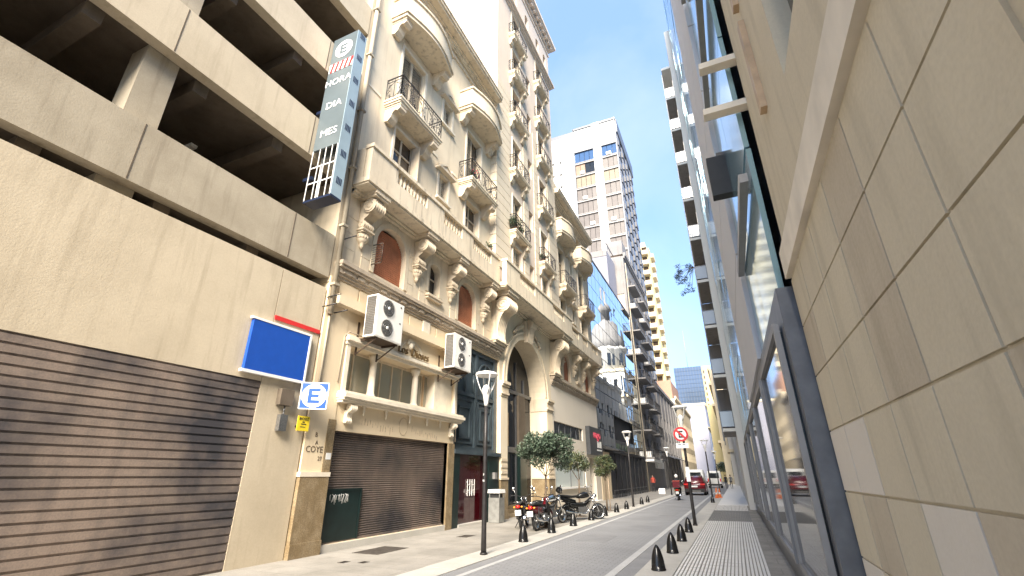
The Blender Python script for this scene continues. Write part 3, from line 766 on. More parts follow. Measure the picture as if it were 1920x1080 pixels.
# ---- UPPER WINGS
def iron_rail(y0,y1,x0,x1,z0,z1,name='railing',parent=None):
    """front + two end panels with scrollwork"""
    m=MB(); r=.012
    def panel(P,L):
        for z in (z0+.04,z1-.14): m.bar(P(0,z),P(L,z),r)
        m.bar(P(-.01,z1),P(L+.01,z1),.024)
        n=max(1,round(L/.62))
        for k in range(n+1): m.bar(P(L*k/n,z0),P(L*k/n,z1),r*1.2)
        for k in range(n):
            a=L*k/n; b=L*(k+1)/n; c=(a+b)/2; hw=(b-a)/2; zc=(z0+z1)/2-.05; hh=(z1-z0)/2-.12
            m.bar(P(c,z0+.04),P(c,z1-.14),r*.8)
            for s in (-1,1):
                m.bar(P(c+s*hw*.5,z0+.04),P(c+s*hw*.5,zc-hh*.35),r*.7); 
                for up_ in (-1,1):
                    pts=[]
                    for q in range(13):
                        t=q/12; ang=R(200)*t+R(-80); rad=hw*.44*(1-.55*t)
                        pts.append(P(c+s*(hw*.46+rad*math.cos(ang)*.9),zc+up_*(hh*.45+rad*math.sin(ang)*1.3)))
                    m.tube(pts,r*.8,4)
                m.tube([P(c+s*hw*.9*math.sin(t*math.pi),zc-hh+2*hh*t) for t in [q/10 for q in range(11)]],r*.7,4)
        # frieze of small rings below the handrail
        nn=max(2,round(L/.13))
        for k in range(nn): m.bar(P(L*(k+.5)/nn,z1-.14),P(L*(k+.5)/nn,z1),r*.6)
    panel(lambda t,z:(x1-.04,y0+.04+t,z),y1-y0-.08)
    panel(lambda t,z:(x0+t,y0+.04,z),x1-x0-.04); panel(lambda t,z:(x0+t,y1-.04,z),x1-x0-.04)
    return m.build(name,'iron',parent)
def console(mb,x,y,z,d,wid,h):
    """balcony bracket: S profile in xz"""
    prof=[(x-.02,z),(x+d,z),(x+d,z-h*.32),(x+d*.82,z-h*.45),(x+d*.66,z-h*.36),(x+d*.5,z-h*.52),(x+d*.42,z-h*.78),(x+d*.22,z-h),(x-.02,z-h*.95)]
    return mb.prism_y(prof,y-wid/2,y+wid/2)
def iron_balcony(y0,y1,z,x,d,h=1.08,plants=None,label=None):
    """slab with its bottom at z; projects d from plane x"""
    s=MB(); s.box(x-.02,x+d,y0,y1,z,z+.09); s.box(x-.02,x+d-.05,y0+.04,y1-.04,z-.06,z); s.box(x-.02,x+d+.03,y0-.03,y1+.03,z+.09,z+.16)
    so=s.build('balcony','stone_old',bld)
    for yy in (y0+.27,y1-.27):
        m=MB(); console(m,x,yy,z-.06,d*.9,.34,.62); m.box(x-.02,x+d*.93,yy-.19,yy+.19,z-.13,z-.061); m.build('bracket','stone_orn',so)
    ro=iron_rail(y0,y1,x,x+d,z+.16,z+h+.05,parent=so)
    return so
def bow_balcony(y0,y1,z,x,d,bow,h=1.1):
    n=16; yc=(y0+y1)/2
    def curve(off):
        pts=[(x-.02,y0-off)]
        for k in range(n+1):
            t=k/n; pts.append((x+d+off+bow*math.sin(math.pi*t),y0-off+(y1-y0+2*off)*t))
        pts.append((x-.02,y1+off)); return pts
    s=MB(); s.prism_z(curve(0),z,z+.14); s.prism_z(curve(.05),z+.14,z+.22)
    so=s.build('bow_balcony','stone_old',bld)
    m=MB(); o=curve(-.03); i=curve(-.17); vs=[]; 
    for p in o: vs+= [(p[0],p[1],z+.22),(p[0],p[1],z+h)]
    for p in i: vs+= [(p[0],p[1],z+.22),(p[0],p[1],z+h)]
    L_=len(o); fs=[]
    for k in range(L_-1):
        fs.append((2*k,2*k+2,2*k+3,2*k+1)); fs.append((2*L_+2*k,2*L_+2*k+1,2*L_+2*k+3,2*L_+2*k+2)); fs.append((2*k+1,2*k+3,2*L_+2*k+3,2*L_+2*k+1))
    m.add(vs,fs); m.build('parapet','stucco',so)
    m=MB(); o=curve(.03); i=curve(-.22); vs=[]
    for p in o: vs+=[(p[0],p[1],z+h),(p[0],p[1],z+h+.09)]
    for p in i: vs+=[(p[0],p[1],z+h),(p[0],p[1],z+h+.09)]
    fs=[]
    for k in range(L_-1): fs+=[(2*k,2*k+2,2*k+3,2*k+1),(2*L_+2*k,2*L_+2*k+1,2*L_+2*k+3,2*L_+2*k+2),(2*k+1,2*k+3,2*L_+2*k+3,2*L_+2*k+1),(2*k+2,2*k,2*L_+2*k,2*L_+2*k+2)]
    m.add(vs,fs); m.build('coping','stone_old',so)
    for yy in (y0+.26,y1-.26):
        m=MB(); console(m,x,yy,z,d*.9,.36,.6); m.box(x-.02,x+d*.93,yy-.2,yy+.2,z-.08,z-.001); m.build('bracket','stone_orn',so)
    return so
def wing(flip):
    F=(lambda a,b:(mir(b),mir(a))) if flip else (lambda a,b:(a,b))
    y0,y1=(8.5,17.6) if not flip else (27.0,36.1)
    hs=[];wins=[]
    for a,b,z0,z1,st in ((10.13,11.4,11.0,13.2,'open'),(15.15,16.4,11.0,13.2,'dark'),(10.1,11.55,14.0,17.1,'closed'),(15.05,16.45,14.0,17.0,'half'),
                      (12.98,13.68,12.0,13.15,'closed'),(12.98,13.68,15.75,16.95,'closed'),(10.2,11.4,18.7,20.2,'dark'),(15.15,16.35,18.7,20.2,'dark')):
        a,b=F(a,b); hs.append((a,b,z0,z1,1 if z0>18 else 0,.30)); wins.append((a,b,z0,z1,st))
    m=MB(); wall_x(m,W,y0,y1,9.62,21.0,hs); m.build('upper_wall','stucco',bld)
    for a,b,z0,z1,st in wins:
        if z0>18:
            g=MB(); arch_pane(g,W-.28,a,b,z0,z1); g.build('arched_window','pane_brown',bld); continue
        window(a,b,z0,z1,W,st)
        if b-a>1: surround(a,b,z0,z1,W,sill=False)
        else:
            surround(a,b,z0,z1,W)
            m=MB(); c=(a+b)/2; m.prism_x([(a-.22,z1+.17),(b+.22,z1+.17),(c,z1+.50)],W-.02,W+.12); m.tube([(W+.12,a-.28,z1+.18),(W+.12,c,z1+.56),(W+.12,b+.28,z1+.18)],.06,4,False); m.box(W-.02,W+.25,a-.28,b+.28,z1+.10,z1+.17); m.build('pediment','stone_block',bld)
    for a,b in ((9.42,12.0),(14.45,16.98)):
        a,b=F(a,b); iron_balcony(a,b,13.62,W,.72)
    for a,b in ((9.27,12.45),(14.26,17.35)):
        a,b=F(a,b); bow_balcony(a,b,17.55,W,.70,.32)
    # thin wall mouldings
    m=MB()
    for a,b in ((8.6,9.2),(12.1,12.75),(13.9,14.3)):
        a,b=F(a,b); m.box(W-.01,W+.03,a,b,13.75,13.85)
    m.build('string_course','stucco_light',bld)
    # eaves
    a,b=(8.4,17.58) if not flip else (27.02,36.2)
    m=MB(); moulding(m,W,a,b,[(.08,20.15,20.3),(.14,20.42,20.52),(.2,20.52,20.64),(.30,20.64,20.74),(.68,20.86,21.02),(.72,21.02,21.1)]); m.box(W-.02,W+.62,a,b,20.74,20.86); m.build('eaves','stone_old',bld)
    MB().box(W-.3,W+.3,a+.05,b-.02,21.1,21.75).build('attic_parapet','stone_old',bld)
    MB().box(W-13,W,a+.05,b,20.95,21.05).build('roof','concrete',bld)
wing(False); wing(True)
MB().add([(W,8.5,6.6),(W-13,8.5,6.6),(W-13,8.5,21),(W,8.5,21)],[(0,1,2,3)]).build('side_wall','concrete_cream',bld)
MB().add([(W,36.1,0),(W-13,36.1,0),(W-13,36.1,21),(W,36.1,21)],[(3,2,1,0)]).build('side_wall','concrete_cream',bld)

# ---- TOWER
SL=[13.45,17.35,21.25,24.6,27.9]
T0,T1=17.6,27.0
hs=[]; tw=[]
for c in (20.25,24.5):
    hs.append((c-.6,c+.6,11.0,13.0,0,.3)); tw.append((c-.6,c+.6,11.0,13.0,'closed'))
    for k,z in enumerate(SL):
        hs.append((c-.6,c+.6,z+.17,z+2.6,0,.3)); tw.append((c-.6,c+.6,z+.17,z+2.6,['half','closed','dark','half','closed'][(k+int(c))%5]))
for z in (11.6,15.2,19.0,22.7,26.0): hs.append((22.05,22.7,z,z+1.25,0,.3)); tw.append((22.05,22.7,z,z+1.25,'dark'))
for c in (18.5,20.25,22.35,24.5,26.1): hs.append((c-.32,c+.32,31.7,33.4,1,.35))
m=MB(); wall_x(m,TW,T0,T1,9.62,35.0,hs); m.build('tower_wall','stucco_tower',bld)
for a,b,z0,z1,st in tw: window(a,b,z0,z1,TW,st)
for h in hs[-5:]:
    g=MB(); arch_pane(g,TW-.34,h[0],h[1],h[2],h[3]); g.build('arched_window','pane_dark',bld)
for y,f in ((T0,1),(T1,-1)):
    q=[(TW,y,9.6),(TW-13,y,9.6),(TW-13,y,35),(TW,y,35)]
    MB().add(q if f>0 else q[::-1],[(0,1,2,3)]).build('tower_side','stucco_tower',bld)
MB().box(TW-13,TW+.3,T0-.1,T1+.1,35.55,35.65).build('tower_roof','concrete',bld)
# rusticated stone courses
def block(y0,y1,z0,z1): MB().box(TW-.02,TW+.045,y0,y1,z0+.016,z1-.016).build('stone_block','stone_block',bld)
z=11.0; k=0
while z<22.8:
    h=.52
    for a,b in ((T0-.03,19.3),(21.2,21.85),(22.9,23.5),(25.45,T1+.03)): block(a,b,z,z+h)
    MB().box(TW-.35,TW-.02,T0-.045,T0+.02,z+.016,z+h-.016).build('stone_block','stone_block',bld)
    z+=h; k+=1
for c in (20.25,24.5):
    for k,z in enumerate(SL):
        if c>22 and k==4: pass
        so=iron_balcony(c-1.08,c+1.08,z,TW,.42,1.05)
    surround(c-.6,c+.6,11.0,13.0,TW,sill=False)
for z in SL:
    for c in (20.25,24.5): surround(c-.6,c+.6,z+.2,z+2.6,TW,sill=False,t=.09)
m=MB(); moulding(m,TW,T0-.05,T1+.05,[(.10,30.6,30.75),(.22,30.75,30.9),(.34,30.9,31.05)],ret=1.0); m.build('tower_band','stucco_tower',bld)
m=MB(); moulding(m,TW,T0-.05,T1+.05,[(.08,34.2,34.35),(.16,34.75,34.9),(.45,35.1,35.25),(.55,35.25,35.5)],ret=1.0)
y=T0
while y<T1: m.box(TW,TW+.38,y,y+.25,34.9,35.1); y+=.62
m.build('tower_eaves','stucco_tower',bld)
m=MB(); m.box(TW-13,TW,T0-.45,T0-.0,35.1,35.5); m.build('tower_eaves','stucco_tower',bld)
# things on the balconies: planters
# ================================================================ PARKING GARAGE (left edge)
gar=thing('parking_garage',(W,2,0),'raw concrete parking garage with dark open decks left of the ornate building','building')
G0,G1=-9.0,8.26
bands=[(6.6,7.86),(9.72,10.98),(12.75,13.93),(15.7,16.95),(18.7,19.9)]
for k,(a,b) in enumerate(bands):
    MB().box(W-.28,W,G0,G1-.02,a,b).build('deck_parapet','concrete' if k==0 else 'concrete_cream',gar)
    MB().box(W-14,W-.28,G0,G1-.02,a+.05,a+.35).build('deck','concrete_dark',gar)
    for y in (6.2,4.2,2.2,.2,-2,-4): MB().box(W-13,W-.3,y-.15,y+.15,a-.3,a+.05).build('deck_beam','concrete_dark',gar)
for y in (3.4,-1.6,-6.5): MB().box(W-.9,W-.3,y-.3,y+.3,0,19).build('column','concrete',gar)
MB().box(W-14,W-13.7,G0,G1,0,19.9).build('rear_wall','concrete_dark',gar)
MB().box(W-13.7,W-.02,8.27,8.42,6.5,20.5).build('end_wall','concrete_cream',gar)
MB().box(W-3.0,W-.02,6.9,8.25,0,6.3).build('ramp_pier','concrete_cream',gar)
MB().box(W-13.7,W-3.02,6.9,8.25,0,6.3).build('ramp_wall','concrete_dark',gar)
MB().box(W-.25,W+.01,6.9,8.24,5.02,5.12).build('red_stripe','sign_red',gar)
m=MB(); m.box(W-.2,W-.05,-2.0,6.9,0,3.6)
n=24
for k in range(n): m.box(W-.05,W-.03,-2.0,6.9,.05+k*.148,.05+k*.148+.11)
m.build('garage_gate','shutter_metal',gar)
MB().box(W-.3,W-.02,G0,6.88,3.6,6.3).build('gate_lintel','concrete_cream',gar)
# blue fascia sign
t=thing('fascia_sign',(W+.05,7.1,3.75),'plain blue fascia sign with white rim over the garage entrance','sign')
MB().box(W+.005,W+.09,6.35,7.9,3.76,4.86).build('panel','sign_blue',t)
m=MB(); m.box(W+.004,W+.10,6.3,7.95,4.86,4.91); m.box(W+.004,W+.10,6.3,7.95,3.70,3.76); m.box(W+.004,W+.1,7.9,7.95,3.76,4.86); m.build('rim','white_metal',t)
# square E parking sign, angled to the street
def flag_sign(loc,size,ang,name,label,body):
    t=thing(name,loc,label,'sign',rz=ang)
    h=size/2
    # local frame: sign plane along +X, facing -Y
    MB().box(-h,h,0,.03,-h,h).build('panel','sign_blue',t,local=True)
    m=MB(); 
    for a,b,c,d in ((-h,h,h-.02,h),(-h,h,-h,-h+.02),(-h,-h+.02,-h,h),(h-.02,h,-h,h)): m.box(a,b,-.004,0,c,d)
    m.build('border','white_plain',t,local=True)
    m=MB(); m.prism_z([(0,0)]*0 or [(size*.44*math.cos(k*math.pi/16),size*.44*math.sin(k*math.pi/16)) for k in range(32)],0,.006)
    vs=[(x,-.002-z,y) for x,y,z in m.v]; q=MB(); q.add(vs,m.f); q.build('disc','white_plain',t,local=True)
    bold_e(MB(),(0,-.016,0),size*.42,size*.54).build('letter','sign_blue',t,local=True)
    return t
flag_sign((W+.36,8.05,3.42),.62,R(38),'parking_plate','square blue parking plate with white disc and letter E on the pier','E')
t=thing('notice_plate',(W+.12,8.05,2.65),'small yellow notice plate with dark print below the blue parking plate','sign')
MB().box(W+.10,W+.12,7.92,8.26,2.64,2.97).build('panel','sign_yellow',t)
lettering('print','BIOSEZ',.085,.004,'black_matte',t,(W+.124,8.09,2.88)); MB().box(W+.12,W+.124,8.02,8.17,2.78,2.80).build('print_line','black_matte',t); MB().box(W+.12,W+.124,8.0,8.15,2.72,2.735).build('print_line','black_matte',t); MB().box(W+.12,W+.124,8.05,8.12,2.825,2.85).build('print_line','black_matte',t)
MB().box(W-.02,W+.10,7.98,8.02,2.72,2.76).build('mount','iron',t)
MB().box(W+.0,W+.10,8.14,8.18,3.3,3.34).build('mount','iron',t)
# gas meters/boxes on the garage pier
t=thing('meter_box',(W,7.5,2.2),'small dark meter boxes and pipes fixed under the blue fascia sign','meter')
m=MB(); m.box(W-.01,W+.12,7.35,7.7,3.15,3.5); m.build('box','concrete_dark',t); MB().box(W-.01,W+.1,7.45,7.65,2.6,2.95).build('box','engine_grey',t); MB().tube([(W+.05,7.55,3.15),(W+.05,7.55,2.95)],.02,6).build('pipe','engine_grey',t)
# scribbles on the corner pier
lettering('graffiti','COYE',.20,.004,'graffiti',bld,(W+.026,8.62,2.2)); lettering('graffiti','27',.13,.004,'graffiti',bld,(W+.026,8.82,2.02)); lettering('graffiti','B',.15,.004,'graffiti',bld,(W+.026,8.62,2.55)); lettering('graffiti','A',.13,.004,'graffiti',bld,(W+.026,8.66,2.38))
MB().box(W+.035,W+.04,9.0,9.16,2.05,2.2).build('sticker','white_plain',bld)

# tall projecting parking sign
SX0,SX1,SY,SD=-9.07,-8.13,7.0,.36
t=thing('tall_parking_sign',(-8.6,SY,8.2),'tall grey-blue projecting sign reading HORA DIA MES with white E disc','sign')
MB().box(SX0,SX1-.02,SY,SY+.06,9.82,14.0).build('front_panel','sign_steel',t)
sp=MB().box(SX1-.02,SX1,SY,SY+SD,8.24,14.0).build('side_panel','sign_steel_side',t)
MB().box(SX0,SX1,SY,SY+SD,8.18,8.24).build('bottom_plate','sign_navy',t)
MB().box(SX0,SX1-.021,SY+SD-.05,SY+SD,9.82,14.0).build('back_panel','sign_steel',t)
for k in range(7):
    z=8.62+k*.86
    m=MB()
    for q in range(4): m.box(SX1,SX1+.008,SY+.10+q*.05,SY+.125+q*.05,z,z+.2)
    m.build('vent','sign_navy',sp)
cx=(SX0+SX1)/2
m=MB(); q=[(cx+.33*math.cos(k*math.pi/16),13.45+.33*math.sin(k*math.pi/16)) for k in range(32)]
n=len(q); m.add([(x,SY-.012,z) for x,z in q],[tuple(range(n))]); m.build('disc','white_plain',t)
bold_e(MB(),(cx,SY-.022,13.45),.27,.36).build('letter','sign_steel',t)
MB().box(SX0+.02,SX1-.04,SY-.008,SY,12.62,12.95).build('stripe_ground','white_plain',t)
for k in range(5):
    x=SX0+.06+k*.175; m=MB(); m.add([(x,SY-.014,12.62),(x+.09,SY-.014,12.62),(x+.17,SY-.014,12.95),(x+.08,SY-.014,12.95)],[(0,1,2,3)]); m.build('stripe','sign_red',t)
for body,z in (('HORA',12.08),('DIA',11.2),('MES',10.22)): lettering('word',body,.34 if body!='HORA' else .33,.008,'white_plain',t,(cx,SY-.008,z),(1,0,0),squash=1.05)
m=MB()
for x in (SX0+.01,SX0+.27,SX0+.48,SX0+.70,SX1-.06): m.box(x,x+.017,SY,SY+.017,8.24,9.82)
for z in (8.75,9.25): m.box(SX0,SX1-.02,SY+.02,SY+.04,z,z+.03)
m.build('bars','white_metal',t)
m=MB(); m.box(SX0,SX0+.03,SY+SD-.04,SY+SD,8.24,9.82)
m.build('post','white_metal',t)
for z in (9.0,11.3,13.4): MB().box(SX0-.3,SX0+.02,SY+.1,SY+.2,z,z+.1).build('bracket','sign_navy',t)

# ================================================================ AIR CONDITIONERS
def ac_unit(y0,y1,z0,z1,label):
    x1=-8.36; x0=x1-.40
    t=thing('air_conditioner',((x0+x1)/2,(y0+y1)/2,z0),label,'air conditioner','outdoor air conditioner units')
    b=MB().box(x0,x1,y0,y1,z0,z1); b.box(x1,x1+.006,y0+.02,y1-.02,z0+.03,z1-.03)
    bo=b.build('casing','ac_white',t)
    m=MB()
    for k in range(22): m.box(x0+.03,x1-.06,y0-.012,y0,z0+.06+k*(z1-z0-.1)/22,z0+.06+(k+.62)*(z1-z0-.1)/22)
    m.build('side_slats','engine_grey',t); MB().box(x0+.025,x1-.055,y0-.006,y0-.001,z0+.05,z1-.04).build('side_grille','ac_dark',t)
    yc=y0+(y1-y0)*.40
    for zc in (z0+(z1-z0)*.27,z0+(z1-z0)*.75):
        f=MB(); r=.245
        f.lathe([(r,0),(r,.006)],(x1+.008,yc,zc),20,'x'); fo=f.build('fan','ac_dark',t)
        g=MB()
        for q in (r,.18,.115): g.tube([(x1+.03,yc+q*math.cos(a),zc+q*math.sin(a)) for a in [k*math.pi/10 for k in range(21)]],.005,4)
        for k in range(10): a=k*math.pi/5; g.bar((x1+.03,yc+.05*math.cos(a),zc+.05*math.sin(a)),(x1+.03,yc+r*math.cos(a),zc+r*math.sin(a)),.004)
        g.build('fan_guard','engine_grey',fo)
        MB().lathe([(.001,.02),(.05,.02),(.05,.0)][::-1],(x1+.02,yc,zc),10,'x').build('hub','ac_white',fo)
    for zz in (z1-.12,z0+.6): MB().box(x1+.006,x1+.014,y1-.18,y1-.12,zz,zz+.035).build('badge','black_matte',t)
    for yy in (y0+.15,y1-.15):
        m=MB(); m.box(W,x1-.03,yy-.025,yy+.025,z0-.06,z0-.01); m.bar((W+.02,yy,z0-.42),(x1-.1,yy,z0-.06),.02); m.box(W,W+.03,yy-.025,yy+.025,z0-.45,z0+.5); m.build('bracket','iron_brown',t)
    MB().box(W,x1-.05,y0+.1,y1-.1,z0-.012,z0-.002).build('tray','iron_brown',t)
ac_unit(9.42,10.60,5.22,6.44,'white twin-fan air conditioner left of the gilt name letters')
ac_unit(13.60,14.80,5.20,6.43,'white twin-fan air conditioner right of the gilt name letters')

# wall sign beside the office
t=thing('office_sign',(W+.2,34.6,3.0),'dark box sign with red lowercase lettering at the end of the ornate building','sign')
MB().box(W+.01,W+.30,32.55,36.0,3.02,4.9).build('box','sign_dark',t)
lettering('red_lettering','rogo',.85,.03,'pink_letters',t,(W+.32,34.5,4.15),squash=1.15)

for k in range(5): MB().box(W+.30,W+.31,34.5+k*.26,34.5+k*.26+(.16 if k%2 else .1),3.55,4.0).build('white_letter','white_plain',t)
MB().box(W+.30,W+.31,34.35,35.75,3.32,3.42).build('white_line','white_plain',t)

# ================================================================ MIRROR-GLASS BUILDING
gb=thing('mirror_glass_building',(W,46,0),'low office building clad in blue mirror glass panels next to the ornate building','building')
gy0,gy1,gz0,gz1=36.25,56.5,3.6,20.3
MB().box(W-12,W-.25,gy0,gy1,0,gz1-.05).build('core','alu_dark',gb)
ny,nz=14,11; dy=(gy1-gy0)/ny; dz=(gz1-gz0)/nz
random.seed(11)
pm=MB().box(-.02,0,-dy/2+.03,dy/2-.03,-dz/2+.035,dz/2-.035).mesh('glass_panel','mirror_blue')
for i in range(ny):
    for j in range(nz):
        y=gy0+(i+.5)*dy; z=gz0+(j+.5)*dz
        if 41.9<y<51.0 and z<6.7: continue
        o=place(pm,'glass_panel',gb,(W,y,z)); o.rotation_euler=(0,random.gauss(0,.0035),random.gauss(0,.0035))
m=MB()
for i in range(ny+1): m.box(W-.08,W-.03,gy0+i*dy-.03,gy0+i*dy+.03,gz0+2*dz if 42<gy0+i*dy<51 else gz0,gz1)
for j in range(nz+1): m.box(W-.079,W-.031,gy0,gy1,gz0+j*dz-.03,gz0+j*dz+.03) if j>2 else m.box(W-.079,W-.031,gy0,41.9,gz0+j*dz-.03,gz0+j*dz+.03)
m.build('mullions','alu_dark',gb)
MB().box(W-.25,W+.06,gy0,gy1,gz1,gz1+.12).build('coping','aluminium',gb)
# dark terrace recess and street-level screen
MB().box(W-.3,W-.22,41.8,51,3.6,6.7).build('terrace_back','black_matte',gb)
MB().box(W-.2,W+.12,37,56.6,3.42,3.62).build('canopy','black_matte',gb)
MB().box(W-.2,W+.02,36.2,39.2,0,3.4).build('portal','stucco_shop',gb)
MB().box(W-.12,W-.02,39.2,56.6,.25,3.4).build('dark_screen','screen_black',gb)
MB().box(W-.12,W+.02,39.2,56.6,0,.25).build('plinth','alu_dark',gb)
for k in range(9): MB().box(W-.02,W+.03,39.2+k*2.1,39.28+k*2.1,.2,3.4).build('screen_post','black_matte',gb)
for k in range(12): MB().box(W+.1,W+.16,39.6+k*1.4,39.68+k*1.4,0,.55).build('rail_post','black_matte',gb)
MB().box(W+.11,W+.15,39.6,55.0,.55,.6).build('guard_rail','alu_dark',gb)
m=MB(); m.prism_y([(W,3.9),(W+1.2,3.5),(W+1.2,3.42),(W,3.6)],37.2,40.2); m.build('awning','black_matte',gb)
for y in (42.6,43.2,44.0,45.1,46.3,47.0): MB().ellipsoid((W-.1,y,4.05),(.12,.22,.42),7,6).build('terrace_plant','leaf_a',gb)
MB().box(W-.08,W-.03,41.9,51,3.62,4.6).build('terrace_rail','pane_dark',gb)
# grey blocks on its roof
rb=thing('rooftop_block',(-12,50,20),'pale grey plain rooftop block above the mirror glass building','building')
MB().box(-16,-10.3,51.5,56.3,20.3,27.8).build('wall','wall_lilac',rb)
MB().box(-12.1,-10.29,51.45,51.5,27.0,27.81).build('panel','wall_grey',rb)
m=MB(); 
for y in (51.6,52.8,54): m.box(-10.4,-10.3,y,y+.08,27.8,28.9)
m.box(-10.4,-10.3,51.6,56,28.9,28.97); m.build('roof_rail','alu_dark',rb)
MB().box(-13.2,-12.6,51.6,52.2,27.8,28.5).build('vent','white_metal',rb)

# ================================================================ GENERIC STREET BUILDINGS
def street_building(name,label,x,y0,y1,z1,face,wall,st_h,z_first,bays,win,pane_mat='pane_dark',depth=14,balc=None,side='wall',roof=.5,cat='building'):
    """facade on plane x facing face*X with recessed windows built one by one"""
    t=thing(name,(x,(y0+y1)/2,0),label,cat)
    xb=x-face*depth
    MB().box(min(x-face*.3,xb),max(x-face*.3,xb),y0,y1,0,z1-.02).build('block',side if side!='wall' else wall,t)
    hs=[]; n=int((z1-z_first-.6)/st_h); bw=(y1-y0)/bays
    for j in range(n):
        for i in range(bays):
            yc=y0+(i+.5)*bw; z=z_first+j*st_h+.35
            hs.append((yc-win[0]/2,yc+win[0]/2,z,z+win[1],0,.22))
    m=MB(); wall_x(m,x,y0,y1,0,z1,hs,face); m.box(min(x,x-face*.3),max(x,x-face*.3),y0-.001,y0+.05,0,z1); m.build('wall',wall,t)
    if hs:
        me=MB().box(-.02,.02,-win[0]/2,win[0]/2,0,win[1]).mesh('window',pane_mat)
        fm=MB(); fm.box(-.03,.05,-.035,.035,.06,win[1]-.061); fm.box(-.03,.05,-win[0]/2,win[0]/2,0,.06); fm.box(-.03,.05,-win[0]/2,win[0]/2,win[1]-.06,win[1])
        fme=fm.mesh('frame','alu_dark')
        for h in hs:
            wo=place(me,'window',t,(x-face*.2,(h[0]+h[1])/2,h[2]))
            place(fme,'frame',wo,(x-face*.17,(h[0]+h[1])/2,h[2]))
    m=MB(); m.box(min(x,x+face*.35),max(x,x+face*.35),y0,y1,z1-.02,z1+roof) ; m.box(min(x,x+face*.2),max(x,x+face*.2),y0,y1,z1-.3,z1-.021); m.build('cornice',wall,t)
    return t
# grey apartment house with stacked iron balconies
ga=street_building('grey_apartment_house','narrow dark grey apartment house with stacked iron balconies beyond the mirror glass','' or W-.05,56.6,73,29.0,1,'wall_grey',3.02,3.4,6,(1.35,2.1),side='wall_beige')
for k in range(8):
    z=3.45+k*3.02
    for a,b in ((57.0,61.6),(63.6,68.0)):
        s=MB().box(W,W+1.05,a,b,z,z+.16); so=s.build('balcony','wall_grey',ga)
        m=MB(); n=int((b-a)/.22)
        for q in range(n+1): m.box(W+.98,W+1.0,a+q*(b-a-.04)/n,a+q*(b-a-.04)/n+.03,z+.16,z+1.1)
        for yy in (a,b-.04):
            for q in range(5): m.box(W+.1+q*.2,W+.13+q*.2,yy,yy+.03,z+.16,z+1.1)
            m.box(W,W+1.0,yy,yy+.04,z+1.1,z+1.15)
        m.box(W+.96,W+1.02,a,b,z+1.1,z+1.15); m.build('railing','iron',so)
        if k%2==0: MB().box(W+.1,W+.7,a+.3,a+1.1,z+.16,z+.8).build('box','ac_white',so)
for k in range(7):
    z=4.2+k*3.02
    for y in (62.2,69.5): MB().box(W,W+.35,y,y+.8,z,z+.55).build('air_conditioner_box','ac_white',ga)
MB().box(W-.05,W+1.0,56.7,63.5,3.15,3.4).build('shop_canopy','white_metal',ga)
MB().box(W,W+.3,64,70,2.5,3.3).build('shop_sign','white_metal',ga)
MB().box(-13,W-.35,56.52,56.59,23.6,29.0).build('patch','wall_grey',ga)
m=MB(); m.box(W-2.2,W-.1,57,60,29.5,31.6); m.build('roof_shed','wall_grey',ga)
m=MB(); m.tube([(W+.1,56.9,0),(W+.1,56.9,28)],.06,6); m.build('drainpipe','concrete',ga)

go=street_building('grey_office_house','long grey four-storey office house with rows of narrow windows and street awning',W-.02,73.1,102,14.2,1,'wall_grey',3.1,4.6,14,(1.15,2.0))
MB().prism_y([(W,4.6),(W+1.6,4.0),(W+1.6,3.9),(W,4.4)],74,96).build('awning','alu_dark',go)
for k in range(14): 
    if k%2==0: MB().box(W,W+.12,73.1+k*2.06,73.35+k*2.06,0,14).build('pilaster','wall_grey',go)
cr=street_building('cream_terrace_house','cream terrace house with reddish attic further along the left side',W-.02,102.2,140,16.5,1,'wall_cream',3.2,4.2,14,(1.2,2.0))
MB().box(-16,W-.4,103,118,16.5,20.5).build('attic','red_brick',cr)

# ---- tall flats tower with blind-covered windows
FY=76.0
ft=thing('flats_tower',(-20,FY,0),'tall white flats tower with brown blinds and grey bay windows behind the left row','building')
fx=lambda a:a*FY
xc,xp1,xp0,xs_,xl=-11.05,-14.25,-15.85,-20.0,-31.0
ztop=69.7
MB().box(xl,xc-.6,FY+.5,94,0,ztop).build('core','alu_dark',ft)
MB().box(xl,xs_,FY,FY+.6,0,ztop-1.4).build('blank_wall','wall_white',ft)
MB().box(xp0,xp1,FY-.35,FY+.6,0,ztop-.05).build('pilaster','panel_white',ft)
dot=MB().lathe([(.26,0),(.26,.06)],seg=10,axis='y').mesh('vent','black_matte')
for k in range(8):
    for x in (-24.6,-23.0,-27.6): place(dot,'vent',ft,(x,FY-.06,ztop-7.5-k*3.0))
mats=['blind_brown','blind_tan','blind_brown','blind_tan','pane_dark','blind_brown','blind_tan']
random.seed(5)
NF=19
for k in range(NF):
    z1=ztop-6.3-k*3.0; z0=z1-3.0
    for (a,b,nw) in ((xs_+.15,xp0,4),(xp1,xc,3)):
        s=MB(); s.box(a,b,FY-.25,FY+.5,z0,z0+.28); s.box(a,b,FY-.33,FY+.5,z0+.28,z0+.38); s.build('spandrel','aluminium',ft)
        wdt=(b-a)/nw
        base=random.choice(mats)
        for q in range(nw):
            mm=base if random.random()<.7 else random.choice(mats)
            if k==0: mm='pane_blue'
            if k in (2,) and b<-14: mm='blind_ochre'
            if k==1 and b<-14: mm='blind_orange' if q<2 else 'pane_dark'
            if k==2 and b>-14: mm='blind_ochre'
            MB().box(a+q*wdt+.04,a+(q+1)*wdt-.04,FY-.02,FY+.1,z0+.4,z1-.02).build('window',mm,ft)
        if random.random()<.55:
            xx=a+random.uniform(.4,b-a-1.4); MB().box(xx,xx+.9,FY-.5,FY-.02,z0+.45,z0+1.05).build('air_conditioner_box','ac_white',ft)
